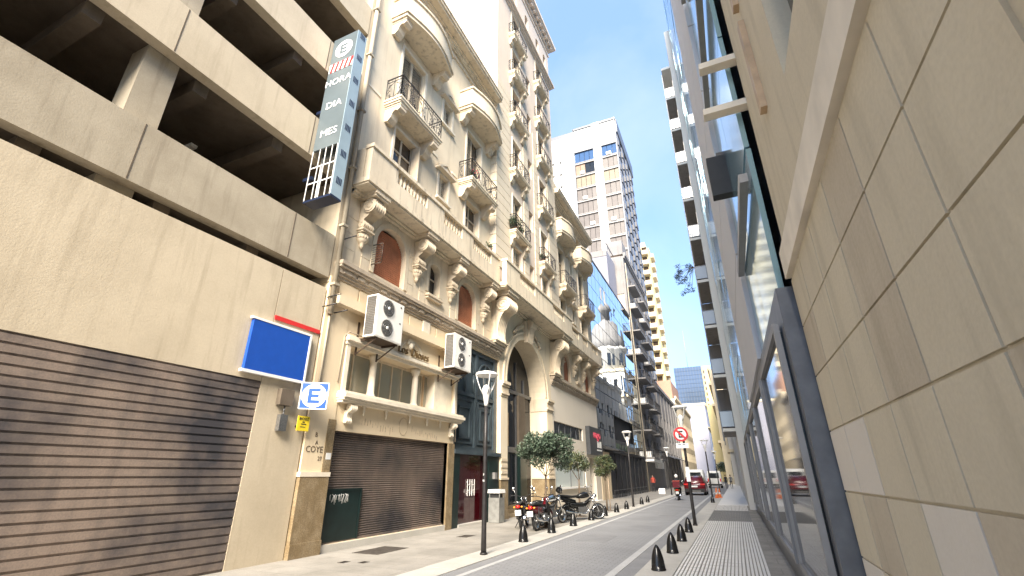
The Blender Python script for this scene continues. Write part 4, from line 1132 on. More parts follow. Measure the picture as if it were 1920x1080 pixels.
for (a,b) in ((xs_+.15,xp0),(xp1,xc)):
    MB().box(a,b,FY-.1,FY+.5,ztop-6.1,ztop-.5).build('top_panel','panel_white',ft)
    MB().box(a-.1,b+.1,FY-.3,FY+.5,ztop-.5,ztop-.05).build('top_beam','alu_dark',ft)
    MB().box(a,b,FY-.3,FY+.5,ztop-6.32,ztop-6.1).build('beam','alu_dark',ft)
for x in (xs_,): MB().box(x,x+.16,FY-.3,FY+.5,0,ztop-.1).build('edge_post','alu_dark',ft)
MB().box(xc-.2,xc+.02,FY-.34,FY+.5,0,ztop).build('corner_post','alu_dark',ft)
# street side: columns of projecting bays
bm=MB(); bm.prism_z([(0,0),(.75,.35),(.75,2.6),(0,3.0)],0,1.15); bm2=MB(); bm2.prism_z([(0,.1),(.66,.42),(.66,2.5),(0,2.9)],1.15,2.7)
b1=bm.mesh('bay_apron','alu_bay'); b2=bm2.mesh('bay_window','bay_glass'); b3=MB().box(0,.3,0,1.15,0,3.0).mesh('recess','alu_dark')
for k in range(NF+1):
    z=ztop-6.2-k*3.0
    for q in range(4):
        y=FY+.6+q*4.4
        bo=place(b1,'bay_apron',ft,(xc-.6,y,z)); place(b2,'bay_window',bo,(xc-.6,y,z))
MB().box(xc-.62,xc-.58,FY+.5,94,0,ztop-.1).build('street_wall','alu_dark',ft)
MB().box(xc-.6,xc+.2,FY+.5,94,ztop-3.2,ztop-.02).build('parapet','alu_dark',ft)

# ---- far balcony tower (yellowish)
YT=105.0
yt=thing('far_balcony_tower',(-13,YT,0),'pale yellow far tower with stacked projecting balconies','building')
MB().box(-18,-10.6,YT,116.5,0,53.2).build('block','wall_yellow',yt)
for k in range(13):
    z=19.5+k*2.65
    for (a,b) in ((-15.2,-12.9),(-12.6,-10.9)):
        m=MB().box(a,b,YT-1.1,YT,z,z+1.05); bo=m.build('balcony','wall_cream',yt)
        MB().box(a+.3,b-.3,YT-.04,YT+.02,z+1.05,z+2.3).build('window','pane_brown',bo)
    m=MB().box(-10.6,-9.9,YT+1.5,YT+5,z,z+1.0); m.build('balcony','wall_cream',yt)
    MB().box(-10.62,-10.55,YT+6,YT+8,z+.7,z+2.1).build('window','pane_dark',yt)
MB().box(-16,-11.5,YT+1,112,53.2,55.5).build('roof_house','wall_cream',yt)

# ---- blue glass skyscraper, yellow slab and pale block closing the street
sk=thing('blue_glass_skyscraper',(-15,260,0),'distant blue glass skyscraper closing the end of the street','building')
MB().box(-21.6,-7.8,260.3,280,0,55.2).build('core','alu_dark',sk)
pw=MB().box(-.62,.62,0,.1,0,2.1).mesh('glass_panel','mirror_tower')
for i in range(10):
    for j in range(18): place(pw,'glass_panel',sk,(-20.9+i*1.38,260.1,15+j*2.25))
MB().tube([(-14.3,262,55),(-14.3,262,76)],.12,5).build('mast','aluminium',sk)
ys_=thing('yellow_slab_block',(-5.8,262,0),'distant yellow slab block beside the blue glass skyscraper','building')
MB().box(-7.75,-3.7,262,285,0,55.5).build('block','wall_yellow',ys_)
for j in range(14): MB().box(-7.2,-6.6,261.9,262,14+j*2.9,15.6+j*2.9).build('window','pane_brown',ys_)
pb=thing('pale_office_block',(-11,200,0),'pale lilac blank-walled block at the far end of the street','building')
MB().box(-17,-6.9,200,215,0,27.5).build('block','wall_lilac',pb)
MB().box(-17.2,-6.7,199.8,215,27.5,28.3).build('cornice','wall_cream',pb)
for j in range(4): MB().box(-15.5,-14,199.9,200,6+j*5,8.5+j*5).build('window','pane_dark',pb)

# ================================================================ RIGHT SIDE
rf=street_building('cream_classical_house','cream classical house with cornices far along the right side',-1.75,110,150,23.5,-1,'wall_cream',3.4,4.2,12,(1.3,2.2))
for z in (8,15.5,20): MB().box(-2.3,-1.75,109.9,150,z,z+.5).build('string_course','wall_cream',rf)
rg=street_building('yellow_classical_house','yellowish house with bracketed balconies furthest along the right side',-4.6,150.5,192,21,-1,'wall_yellow',3.4,4.2,12,(1.3,2.2))
for z in (8,14.6): MB().box(-5.4,-4.6,152,190,z,z+.35).build('balcony','wall_cream',rg)
# domed corner building (seen mirrored in the glass)
dm=thing('domed_corner_building',(3.2,99,0),'white corner building with slate dome and spire seen mirrored in the glass','building')
MB().box(-.35,9,95.5,104,0,22).build('block','wall_white',dm)
for z in (5.5,11,16.5,21.8): MB().box(-.75,9,95.1,104,z,z+.5).build('string_course','wall_cream',dm)
for z in (1.5,6.8,12.2,17.6):
    for y in (96.5,98.7,100.9,103): MB().box(-.4,-.3,y-.5,y+.5,z,z+2.6).build('window','pane_dark',dm)
    for x in (1,3.2,5.4,7.6): MB().box(x-.5,x+.5,95.42,95.5,z,z+2.6).build('window','pane_dark',dm)
MB().lathe([(3.6,22.3),(3.6,26.6),(3.9,26.8),(3.9,27.3),(3.5,27.4)],(3.3,99,0),20).build('drum','wall_white',dm)
MB().lathe([(3.5,27.4),(3.45,29),(3.1,31),(2.4,32.8),(1.4,34)],(3.3,99,0),20).build('dome','wall_grey',dm)
MB().lathe([(1.35,34),(1.35,36.3),(1.6,36.5),(1.1,37.5),(.25,38.6),(.12,42.5),(.01,43)],(3.3,99,0),12).build('lantern','wall_grey',dm)
for k in range(10):
    a=k*math.pi/5; MB().box(3.3+3.6*math.cos(a)-.3,3.3+3.6*math.cos(a)+.3,99+3.6*math.sin(a)-.3,99+3.6*math.sin(a)+.3,23.2,25.8).build('drum_window','pane_dark',dm)
rm=street_building('plain_white_house','plain white house on the right side hidden behind the balcony flats',.35,48.2,94,17,-1,'wall_white',3.3,4,16,(1.3,2.0))  # walls whitened to brighten their reflection in the mirror glass
# balcony flats R3
bf=thing('balcony_flats',(.5,29,0),'white balcony flats on the right with glass-railed balconies stacked to the sky','building')
MB().box(.385,12,29.0,48,0,34.6).build('wall','wall_white',bf)
for k in range(9):
    z=3.85+k*2.98
    s=MB().box(-.29,.385,28.95,33.2,z+.05,z+.21); so=s.build('balcony','wall_white',bf)
    MB().box(-.27,.384,28.97,33.1,z+.02,z+.048).build('soffit','wall_grey',so)
    MB().box(-.28,.384,33.0,33.2,z+.22,z+2.95).build('screen_wall','wall_grey',so)
    m=MB(); m.box(-.26,.36,28.97,28.99,z+.3,z+1.12); m.box(-.27,-.25,28.99,33,z+.3,z+1.12); m.build('glass_rail','rail_glass',so)
    m=MB(); m.box(-.29,.37,28.955,28.99,z+1.12,z+1.16); m.box(-.29,-.25,28.99,33,z+1.12,z+1.16); m.build('handrail','alu_dark',so)
    MB().box(.36,.40,29.6,32.4,z+.22,z+2.4).build('door','pane_dark',so)
MB().box(-.32,-.27,28.93,29.0,3.4,30.2).build('edge_post','alu_dark',bf)
MB().box(-.32,-.27,33.1,33.2,3.4,30.2).build('edge_post','alu_dark',bf)
MB().box(-.28,.385,28.95,33.2,30.7,30.9).build('top_slab','wall_white',bf)
# blue glass offices R2
rt_=thing('blue_glass_offices',(.8,17,0),'tall offices on the right with cyan glass bands and a grey stone pier','building')
MB().box(.95,14,8.8,28.98,0,36).build('core','alu_dark',rt_); MB().box(.95,14,5.3,8.79,0,13).build('core','alu_dark',rt_)
random.seed(8)
def strip(y0,y1,ny,z0,z1,nz,mat,x=.72):
    dy=(y1-y0)/ny; dz=(z1-z0)/nz; me=MB().box(0,.06,-dy/2+.015,dy/2-.015,.015,dz-.015).mesh('glass_panel',mat)
    for i in range(ny):
        for j in range(nz):
            o=place(me,'glass_panel',rt_,(x,y0+(i+.5)*dy,z0+j*dz)); o.rotation_euler=(0,random.gauss(0,.004),random.gauss(0,.004))
strip(14.5,28.9,6,3.5,36,16,'mirror_cyan'); strip(5.4,8.75,2,3.5,13.1,5,'mirror_cyan',.74)
st=MB().box(0,.3,-2.8,2.8,.01,2.0).mesh('stone_panel','wall_pale')
for j in range(16): place(st,'stone_panel',rt_,(.66,11.65,3.5+j*2.03))
MB().box(.7,1.0,5.3,28.98,0,3.5).build('shop_base','alu_dark',rt_)
for j in range(3): MB().box(.62,.72,5.5,8.7,5+j*3.6,5.12+j*3.6).build('fin','aluminium',rt_)
# yellow house R1
yh=thing('yellow_corner_house',(.9,0,0),'cream-yellow house with projecting timber beams at the right edge','building')
m=MB(); hs=[(a,a+1.4,z,z+1.9,0,.2) for a in (-6.3,-3.5,-.8,2.0) for z in (4.6,7.6,10.6)]; wall_x(m,.86,-32,5.2,0,14.5,hs,-1); m.build('wall','wall_cream',yh)  # unseen length behind the camera and the height are shaped to shade the street
for h in hs: MB().box(1.04,1.06,h[0],h[1],h[2],h[3]).build('window','pane_brown',yh)
MB().box(1.1,10,-32,5.25,0,14.4).build('block','wall_cream',yh)
MB().box(.87,10,5.2,5.28,0,14.5).build('end_wall','wall_cream',yh)
for z,xx in ((5.92,.36),(6.68,.42)): MB().box(xx,.9,5.2,5.34,z,z+.09).build('beam','stucco_light',yh)
for z in (5.0,6.45): MB().box(.8,.9,4.2,4.32,z,z+1.2).build('timber_post','wood_tan',yh)
MB().box(.55,10,-32.1,5.3,14.5,14.8).build('eaves','wood_tan',yh)
t=thing('black_shop_sign',(.7,8,6.4),'black projecting shop sign on the blue glass offices','sign')
MB().box(.42,.74,7.7,7.9,6.2,7.0).build('panel','black_matte',t); MB().box(.6,.75,7.75,7.85,7.0,7.1).build('bracket','iron',t)
# leafy shrub overhanging a balcony

# street level of the right-hand houses
MB().box(.80,.87,-32,5.2,3.55,3.85).build('string_course','stucco_light',yh)
MB().box(.78,.87,-32,5.2,0,.5).build('plinth','concrete',yh)
for y in (-8.6,-5.2,-1.6):
    w1=MB().box(.82,.85,y,y+2.6,.62,3.0).build('shop_window','pane_dark',yh)
    m=MB(); m.box(.76,.84,y-.08,y,.55,3.08); m.box(.76,.84,y+2.6,y+2.68,.55,3.08); m.box(.76,.84,y,y+2.6,3.0,3.08); m.box(.76,.84,y,y+2.6,.55,.62); m.box(.78,.84,y+1.28,y+1.34,.62,3.0); m.build('frame','wood_tan',w1)
for y in (5.6,9.2,13,17,21,25):
    w1=MB().box(.66,.70,y,y+2.9,.5,3.1).build('shop_window','pane_dark',rt_)
    m=MB(); m.box(.62,.68,y-.06,y,.4,3.18); m.box(.62,.68,y+2.9,y+2.96,.4,3.18); m.box(.62,.68,y,y+2.9,3.1,3.18); m.box(.62,.68,y,y+2.9,.42,.5); m.build('frame','aluminium',w1)

# stone courses of the near right-hand wall
for k in range(6):
    for j in range(6): MB().box(.845,.862,1.3+j*.65+.01,1.3+(j+1)*.65-.01,.52+k*.5+.008,.52+(k+1)*.5-.008).build('stone_block',random.choice(['wall_cream','concrete_cream','wall_cream','stucco_office']),yh)
# services on the garage decks
for a,b in bands[:4]:
    MB().tube([(W-.34,G0,b-.5),(W-.34,8.2,b-.5)],.05,6).build('pipe','sign_red',gar)
    for y in (5.2,1.2,-3): MB().box(W-3.2,W-2.0,y-.08,y+.08,a-.38,a-.30).build('lamp_tube','white_metal',gar)
for a,b in bands:
    for y in (6.9,3.4,-1.6,-6.5): MB().box(W-.004,W+.006,y-.012,y+.012,a+.02,b-.02).build('joint','concrete_dark',gar)
# ================================================================ STREET FURNITURE
# bollards: black bullet shapes
bp=MB().lathe([(.138,0),(.138,.025),(.128,.03),(.124,.10),(.115,.17),(.10,.24),(.079,.31),(.052,.37),(.026,.41),(.001,.43)],seg=18).mesh('bollard','black_gloss')
Lb=[12.93,15.22,17.53,20.0,22.3,24.7,27.18,31.95,34.4]
names_l=['nearest black bullet bollard on the left kerb, behind the first lamp post','second bollard on the left kerb, in front of the red motorcycle','third bollard on the left kerb, in front of the trail motorcycle','fourth bollard on the left kerb, at the front wheel of the trail motorcycle','fifth bollard on the left kerb, left of the staked small tree','sixth bollard on the left kerb, right of the staked small tree','seventh bollard on the left kerb, just before the second lamp post','eighth bollard on the left kerb, just past the second lamp post','ninth and last bollard on the left kerb, farthest away']
for y,l in zip(Lb,names_l): tag(place(bp,'bollard',None,(-5.52-.005*(y-13),y,.012)),l,'bollard','black bullet bollards along the kerbs')
Rb=[10.19,12.47,14.67,16.98,35.4]
names_r=['largest black bullet bollard, nearest on the right kerb','second bollard from the camera on the right kerb','third bollard from the camera on the right kerb','fourth bollard on the right kerb, beside the no-parking lamp post','far bollard on the right kerb at the foot of the far lamp post']
for y,l in zip(Rb,names_r): tag(place(bp,'bollard',None,(-1.6-.002*(y-10),y,.012)),l,'bollard','black bullet bollards along the kerbs')
# lamp posts
def lamp(loc,label):
    t=thing('street_lamp',loc,label,'street lamp','street lamps with disc reflectors')
    MB().tube([(0,0,0),(0,0,.5),(0,0,2.3),(0,0,3.35)],[.065,.058,.05,.042],10).build('pole','iron',t,local=True)
    MB().lathe([(.085,0),(.085,.03),(.066,.05)],seg=12).build('base_ring','iron',t,local=True)
    MB().lathe([(.04,3.28),(.055,3.36),(.075,3.5),(.105,3.66),(.11,3.72),(.07,3.80),(.001,3.84)],seg=14).build('lamp_housing','white_metal',t,local=True)
    for k in range(4):
        a=R(45+90*k); c,s=math.cos(a),math.sin(a)
        MB().tube([(.09*c,.09*s,3.58),(.17*c,.17*s,3.74),(.24*c,.24*s,3.92),(.275*c,.275*s,4.07)],.013,6).build('arm','white_metal',t,local=True)
    MB().lathe([(.001,4.10),(.20,4.085),(.285,4.055),(.295,4.07),(.27,4.13),(.15,4.165),(.001,4.175)],seg=20).build('reflector','white_metal',t,local=True)
    return t
l1=lamp((-5.5,10.58,.012),'nearest street lamp with white disc head, on the left pavement before the dark door')
lettering('number','90',.07,.004,'white_plain',l1,(.0,-.062,1.52),(.9,-.35,0),(0,0,1),local=True); lettering('number','8',.07,.004,'white_plain',l1,(0,-.062,1.66),(.9,-.35,0),(0,0,1),local=True)
lamp((-5.63,29.34,.012),'second street lamp on the left, in front of the mirror glass building')
lamp((-5.66,48.2,.012),'third street lamp on the left, beyond the scooter rider')
l4=lamp((-1.6,19.31,.012),'right-hand street lamp that carries the red no-parking sign')
lamp((-1.8,39.2,.012),'farther right-hand street lamp beside the orange cones')
lamp((-1.85,58.5,.012),'farthest street lamp on the right pavement')
# no-parking sign on the right-hand lamp
t=thing('no_parking_sign',(-1.66,19.2,2.5),'round red-ringed no-parking sign with crossed black E on the right lamp post','sign')
def disc_y(r0,r1,y,th=.012,c=(-1.66,3.10),n=32):
    m=MB(); 
    for k in range(n):
        a,b=2*math.pi*k/n,2*math.pi*(k+1)/n
        P=lambda r,q:(c[0]+r*math.cos(q),y,c[1]+r*math.sin(q))
        if r0<=0: m.add([P(0,0),P(r1,b),P(r1,a)],[(2,1,0)])
        else: m.add([P(r0,a),P(r1,a),P(r1,b),P(r0,b)],[(0,1,2,3)])
    return m
m=MB(); m.lathe([(.268,0),(.268,.02)],(-1.66,19.17,3.10),32,'y'); m.build('plate','white_plain',t)
disc_y(.196,.266,19.165).build('red_ring','sign_red',t)
bold_e(MB(),(-1.66,19.162,3.10),.17,.25,.006).build('letter','black_matte',t)
m=MB(); 
a=.145; d=.028
m.add([(-1.66-a-d,19.160,3.10+a-d),(-1.66-a+d,19.160,3.10+a+d),(-1.66+a+d,19.160,3.10-a+d),(-1.66+a-d,19.160,3.10-a-d)],[(0,3,2,1)]); m.build('slash','sign_red',t)
MB().box(-1.88,-1.44,19.17,19.185,2.60,2.78).build('lower_plate','white_plain',t)
MB().box(-1.80,-1.70,19.164,19.17,2.72,2.74).build('arrow_print','black_matte',t); MB().box(-1.64,-1.54,19.164,19.17,2.72,2.74).build('arrow_print','black_matte',t)
MB().box(-1.70,-1.62,19.19,19.25,3.0,3.05).build('clamp','iron',t)
# stickers on the same pole
tag(MB().box(-1.67,-1.53,19.235,19.242,1.45,1.95).build('sticker','white_plain'),'pale torn sticker on the no-parking lamp post','sticker')
# litter bin
t=thing('litter_bin',(-8.68,17.75,0),'tall grey metal litter bin with white slotted hood beside the red door','bin')
MB().box(-8.92,-8.46,17.5,17.98,.02,.88).build('body','bin_metal',t)
m=MB(); 
for x,y in ((-8.9,17.52),(-8.48,17.52),(-8.9,17.92),(-8.48,17.92)): m.box(x,x+.03,y,y+.03,.88,1.05)
m.build('posts','bin_metal',t)
MB().box(-8.86,-8.52,17.56,17.92,.88,1.02).build('liner','black_matte',t)
m=MB(); m.prism_y([(-8.95,1.05),(-8.43,1.05),(-8.45,1.18),(-8.93,1.18)],17.47,18.01); m.build('hood','white_metal',t)
t=tag(MB().box(W+.02,W+.16,18.1,18.3,1.55,1.8).build('intercom','aluminium'),'small grey intercom box on the dark door pilaster','intercom')
# sandwich board
t=thing('sandwich_board',(-6.9,51.2,0),'low pale folding sign board standing on the left pavement far away','sign board')
for s in (-1,1): MB().add([(-7.2,51.2+.02*s,.5),(-6.6,51.2+.02*s,.5),(-6.6,51.2+.25*s,0),(-7.2,51.2+.25*s,0)],[(0,1,2,3)]).build('panel','white_metal',t)
# cones
def cone(loc,label):
    t=thing('traffic_cone',loc,label,'traffic cone','orange traffic cones')
    MB().box(-.17,.17,-.17,.17,0,.035).build('base','orange_cone',t,local=True)
    MB().lathe([(.125,.035),(.10,.18),(.085,.27),(.065,.40),(.03,.68),(.02,.70)],seg=14).build('cone','orange_cone',t,local=True)
    MB().lathe([(.0875,.27),(.0665,.40)],seg=14).build('reflective_band','white_plain',t,local=True)
cone((-1.64,42.6,.01),'left orange traffic cone on the right kerb'); cone((-1.42,43.4,.01),'right orange traffic cone, nearer the wall'); cone((-1.7,45.6,.01),'farthest orange traffic cone behind the other two')

# ================================================================ TREES
def leaf_mesh(name,clumps,n,size,seed,mats):
    rnd=random.Random(seed); v=[];f=[];mi=[]
    for i in range(n):
        c=rnd.choice(clumps); 
        while True:
            d=Vector((rnd.uniform(-1,1),rnd.uniform(-1,1),rnd.uniform(-1,1)))
            if d.length<=1: break
        d=d*(d.length**-.35 if d.length>.05 else 1)
        p=Vector((c[0]+d.x*c[3],c[1]+d.y*c[3],c[2]+d.z*c[3]*.85))
        a=Vector((rnd.gauss(0,1),rnd.gauss(0,1),rnd.gauss(-.25,.7))).normalized(); b=a.cross(Vector((rnd.gauss(0,.5),rnd.gauss(0,.5),1))).normalized(); nn=a.cross(b)
        L_=size*rnd.uniform(.7,1.3); k=len(v)
        v+=[tuple(p),tuple(p+a*L_*.5+b*L_*.24+nn*L_*.06),tuple(p+a*L_),tuple(p+a*L_*.5-b*L_*.24+nn*L_*.06)]
        f+=[(k,k+1,k+2),(k,k+2,k+3)]; q=rnd.choices(range(len(mats)),[5,4,2][:len(mats)])[0]; mi+=[q,q]
    me=bpy.data.meshes.new(name); me.from_pydata(v,[],f)
    for m_ in mats: me.materials.append(MATS[m_])
    me.polygons.foreach_set('material_index',mi); me.update(); return me
def small_tree(loc,trunk_top,centre,rad,n,size,seed,mats,label,stake=False,squash=.7):
    rnd=random.Random(seed); t=thing('street_tree',loc,label,'tree','small street trees')
    tx,ty,tz=trunk_top
    m=MB(); m.tube([(0,0,-.02),(tx*.3,ty*.3,tz*.4),(tx*.8,ty*.8,tz*.8),(tx,ty,tz)],[.05,.042,.036,.03],8)
    clumps=[]
    for k in range(22):
        a=rnd.uniform(0,2*math.pi); el=rnd.uniform(-.75,1.1); q=rad*rnd.uniform(.4,.84)
        c=Vector((centre[0]+q*math.cos(a)*math.cos(el),centre[1]+q*math.sin(a)*math.cos(el),centre[2]+q*math.sin(el)*squash))
        clumps.append((c.x,c.y,c.z,rad*rnd.uniform(.22,.38)))
        if k<5: 
            mid=Vector((tx,ty,tz)).lerp(c,.5)+Vector((0,0,-.04)); m.tube([(tx*.95,ty*.95,tz*.95),tuple(mid),tuple(c)],[.016,.010,.005],5)
    clumps.append((centre[0],centre[1],centre[2],rad*.45))
    m.build('trunk','bark',t,local=True)
    o=place(leaf_mesh('crown',clumps,n,size,seed,mats),'crown',t,(0,0,0),local=True)
    MB().lathe([(.34,.0),(.34,.012),(.001,.014)],seg=14).build('soil_pit','soil',t,local=True)
    if stake: MB().tube([(.16,.05,0),(.14,.05,1.75)],.022,6).build('stake','stake_wood',t,local=True)
    return t
small_tree((-6.35,16.9,.006),(.03,.06,1.7),(-.05,.1,2.52),1.08,9500,.105,1,['leaf_a','leaf_b','leaf_a'],'largest street tree with round grey-green crown over the parked motorcycles',squash=.72)
small_tree((-6.6,21.9,.006),(.05,0,1.5),(-.15,.2,2.25),.78,3200,.095,2,['leaf_c','leaf_b','leaf_d'],'middle street tree with thin olive crown in front of the pale shop window')
small_tree((-6.35,26.0,.006),(0,0,1.45),(.02,0,2.1),.74,4200,.085,3,['leaf_d','leaf_c','leaf_a'],'small round street tree on twin stakes left of the second lamp post',stake=True,squash=.85)
small_tree((-2.9,140,.0),(0,0,2.0),(0,0,3.6),2.0,1500,.4,5,['leaf_a','leaf_b'],'farthest green tree closing the view on the right')
# plants on balconies
def pot_plant(loc,rad,n,seed,mats,label,h=.25,flowers=False):
    t=thing('potted_plant',loc,label,'plant','potted plants on balconies'); rnd=random.Random(seed)
    MB().lathe([(.09,0),(.13,.22),(.14,.24)],seg=10).build('pot','red_brick',t,local=True)
    cl=[(rnd.uniform(-.5,.5)*rad,rnd.uniform(-1,1)*rad,.24+rnd.uniform(.1,1.1)*rad,rad*.5) for k in range(8)]
    place(leaf_mesh('foliage',cl,n,.09,seed,mats),'foliage',t,(0,0,0),local=True)
    if flowers:
        m=MB()
        for k in range(9): m.ellipsoid((.1+rnd.uniform(0,.1),rnd.uniform(-.35,.35),.35+rnd.uniform(0,.3)),(.04,.04,.04),6,4)
        m.build('flowers','pink_letters',t,local=True)
pot_plant((TW+.25,19.45,13.62),.36,700,21,['leaf_a','leaf_b','leaf_d'],'bushy plant on the lowest left tower balcony')
pot_plant((TW+.25,19.95,13.62),.26,400,22,['leaf_b','leaf_d','leaf_a'],'smaller plant beside the bushy one on the lowest left tower balcony')
pot_plant((TW+.22,23.75,13.62),.24,400,23,['leaf_a','leaf_b','leaf_d'],'plant at the left end of the lowest right tower balcony')
pot_plant((W+.45,14.9,13.80),.22,260,24,['leaf_b','leaf_a','leaf_d'],'flowering pot plant on the second iron balcony of the left wing',flowers=True)
pot_plant((-8.6,16.6,11.0),.2,200,25,['leaf_b','leaf_d','leaf_a'],'small plant standing on the stone parapet by the tower')
# thin shrub leaning out of a right-hand balcony
t=thing('overhanging_shrub',(-.05,29.5,12.95),'thin leafy shrub leaning out of a balcony on the right against the sky','shrub')
m=MB(); rnd=random.Random(9); cl=[]
m.lathe([(.14,0),(.19,.35),(.2,.38)],(0,0,.08),10); m.build('pot','concrete',t,local=True)
m=MB(); m.tube([(0,0,.4),(-.15,-.3,.9),(-.35,-.6,1.0)],[.04,.03,.022],5)
for k in range(16):
    e=Vector((-.35-rnd.uniform(.1,1.05),-.6+rnd.uniform(-.4,.3),1.0+rnd.uniform(-1.9,.35))); m.tube([(-.3,-.55,1.0),tuple((Vector((-.3,-.55,1.0))+e)/2+Vector((0,0,.1))),tuple(e)],[.018,.011,.006],4); cl.append((e.x,e.y,e.z,.19))
m.build('branches','bark',t,local=True)
place(leaf_mesh('foliage',cl,1000,.10,31,['leaf_a','leaf_b']),'foliage',t,(0,0,0),local=True)

# ================================================================ MOTORCYCLES  (local frame: forward +Y, right +X)
def wheel(t,name,y,r,wid=.09,spokes=True):
    w_=MB().lathe([(r-.06,-wid/2*.7),(r-.015,-wid/2),(r,-wid*.2),(r,wid*.2),(r-.015,wid/2),(r-.06,wid/2*.7),(r-.06,-wid/2*.7)],(0,y,r),22,'x').build(name,'rubber',t,local=True)
    MB().lathe([(r-.085,-.03),(r-.06,-.034),(r-.06,.034),(r-.085,.03),(r-.085,-.03)],(0,y,r),22,'x').build('rim','chrome',w_,local=True)
    m=MB(); m.lathe([(.05,-.06),(.05,.06)],(0,y,r),10,'x')
    for k in range(12 if spokes else 5):
        a=k*2*math.pi/(12 if spokes else 5); m.bar((.02*(-1)**k,y+.04*math.cos(a),r+.04*math.sin(a)),(0,y+(r-.08)*math.cos(a+.15),r+(r-.08)*math.sin(a+.15)),.005 if spokes else .018)
    m.build('spokes','engine_grey',w_,local=True)
    return w_
def blob(sections,seg=10):
    """loft of ellipses: (y, z, half_width, half_height)"""
    m=MB(); vs=[];fs=[]
    for y,z,a,b in sections:
        for k in range(seg): q=2*math.pi*k/seg; vs.append((a*math.cos(q),y,z+b*math.sin(q)))
    for i in range(len(sections)-1):
        for k in range(seg): fs.append((i*seg+k,(i+1)*seg+k,(i+1)*seg+(k+1)%seg,i*seg+(k+1)%seg))
    m.add(vs,fs,True); n=len(sections)
    m.f.append(tuple(range(seg))); m.sm.append(False); m.f.append(tuple((n-1)*seg+k for k in range(seg-1,-1,-1))); m.sm.append(False)
    return m
def bike(loc,rz,label,kind,paint,plate=True,lean=0):
    t=thing('motorcycle',loc,label,'motorcycle','motorcycles parked on the left pavement',rz); t.rotation_euler=(0,lean,rz)
    r=.285 if kind!='trail' else .31; wb=1.24 if kind=='cub' else 1.32
    yr,yf=-.0,wb
    wheel(t,'rear_wheel',yr,r); wheel(t,'front_wheel',yf,r,.08)
    # fork
    m=MB()
    for s in (-1,1): m.tube([(s*.075,yf,r),(s*.08,yf-.16,.68),(s*.08,yf-.26,.93)],.02,6)
    m.build('fork','chrome',t,local=True)
    m=MB(); m.tube([(-.33,yf-.40,1.03),(-.22,yf-.30,1.01),(-.08,yf-.26,.96),(.08,yf-.26,.96),(.22,yf-.30,1.01),(.33,yf-.40,1.03)],.013,6)
    hb=m.build('handlebar','black_matte',t,local=True)
    for s in (-1,1):
        MB().tube([(s*.33,yf-.40,1.03),(s*.42,yf-.45,1.03)],.02,6).build('grip','rubber',hb,local=True)
        q=MB(); q.tube([(s*.26,yf-.32,1.02),(s*.33,yf-.34,1.22)],.007,5); q.lathe([(.001,-.012),(.055,-.012),(.06,0),(.05,.012),(.001,.014)],(s*.34,yf-.35,1.25),12,'y'); q.build('mirror','chrome',hb,local=True)
    h=MB(); h.ellipsoid((0,yf-.12,.88),(.095,.09,.10),12,8); h.build('headlight','chrome' if kind!='cub' else paint,t,local=True)
    # frame and engine
    m=MB()
    for s in (-1,1):
        m.tube([(s*.05,yf-.26,.85),(s*.12,.75,.62),(s*.13,.25,.58),(s*.10,-.22,.70)],.018,6); m.tube([(s*.10,yr,r),(s*.10,.42,.36)],.022,6); m.tube([(s*.05,yf-.27,.8),(s*.10,.80,.30),(s*.12,.42,.27)],.018,6); m.tube([(s*.13,yr,r+.02),(s*.13,-.02,.68)],.026,7)
    m.build('frame','black_matte',t,local=True)
    e=MB(); e.box(-.14,.14,.42,.78,.25,.48); e.lathe([(.09,0),(.105,.04),(.09,.06),(.105,.1),(.09,.12),(.105,.16),(.08,.2)],(0,.70,.46),10); e.lathe([(.11,-.17),(.12,-.12),(.12,.12),(.11,.17)],(0,.52,.36),12,'x'); e.build('engine','engine_grey',t,local=True)
    x_=MB(); x_.tube([(.08,.76,.45),(.14,.86,.34),(.15,.70,.23),(.16,.3,.25),(.17,-.05,.31),(.17,-.28,.36)],[.018,.018,.018,.032,.042,.042],8); x_.build('exhaust','chrome',t,local=True)
    if kind=='cub':
        blob([(-.36,.66,.05,.04),(-.25,.66,.11,.10),(0,.62,.15,.15),(.3,.58,.14,.14),(.55,.52,.11,.12),(.75,.5,.09,.12),(.9,.62,.08,.16),(1.0,.80,.07,.10)]).build('bodywork',paint,t,local=True)
        blob([(-.32,.78,.08,.03),(-.1,.80,.14,.055),(.25,.78,.14,.06),(.48,.75,.09,.06),(.55,.73,.04,.03)]).build('seat','rubber',t,local=True)
        m=MB(); 
        for s in (-1,1): m.add([(s*.06,.95,.82),(s*.22,.88,.74),(s*.20,.84,.36),(s*.06,.9,.34)],[(0,1,2,3)] )
        m.build('leg_shield','black_gloss',t,local=True)
        m=MB(); m.tube([(-.12,-.42,.84),(-.13,-.3,.85),(-.12,-.05,.86)],.012,5); m.tube([(.12,-.42,.84),(.13,-.3,.85),(.12,-.05,.86)],.012,5); m.tube([(-.12,-.42,.84),(.12,-.42,.84)],.012,5); m.build('carrier','chrome',t,local=True)
    elif kind=='naked':
        blob([(.42,.82,.06,.06),(.5,.84,.12,.10),(.7,.87,.155,.13),(.9,.88,.13,.11),(1.0,.86,.07,.07)]).build('tank',paint,t,local=True)
        blob([(-.36,.80,.06,.03),(-.15,.80,.13,.05),(.2,.77,.13,.055),(.44,.79,.08,.06)]).build('seat','rubber',t,local=True)
        blob([(-.42,.70,.05,.04),(-.2,.69,.10,.08),(.2,.64,.12,.10),(.38,.6,.10,.08)]).build('tail',paint,t,local=True)
    else:
        blob([(.4,.86,.05,.05),(.5,.88,.11,.09),(.72,.92,.14,.13),(.88,.92,.10,.10),(.95,.9,.05,.05)]).build('tank',paint,t,local=True)
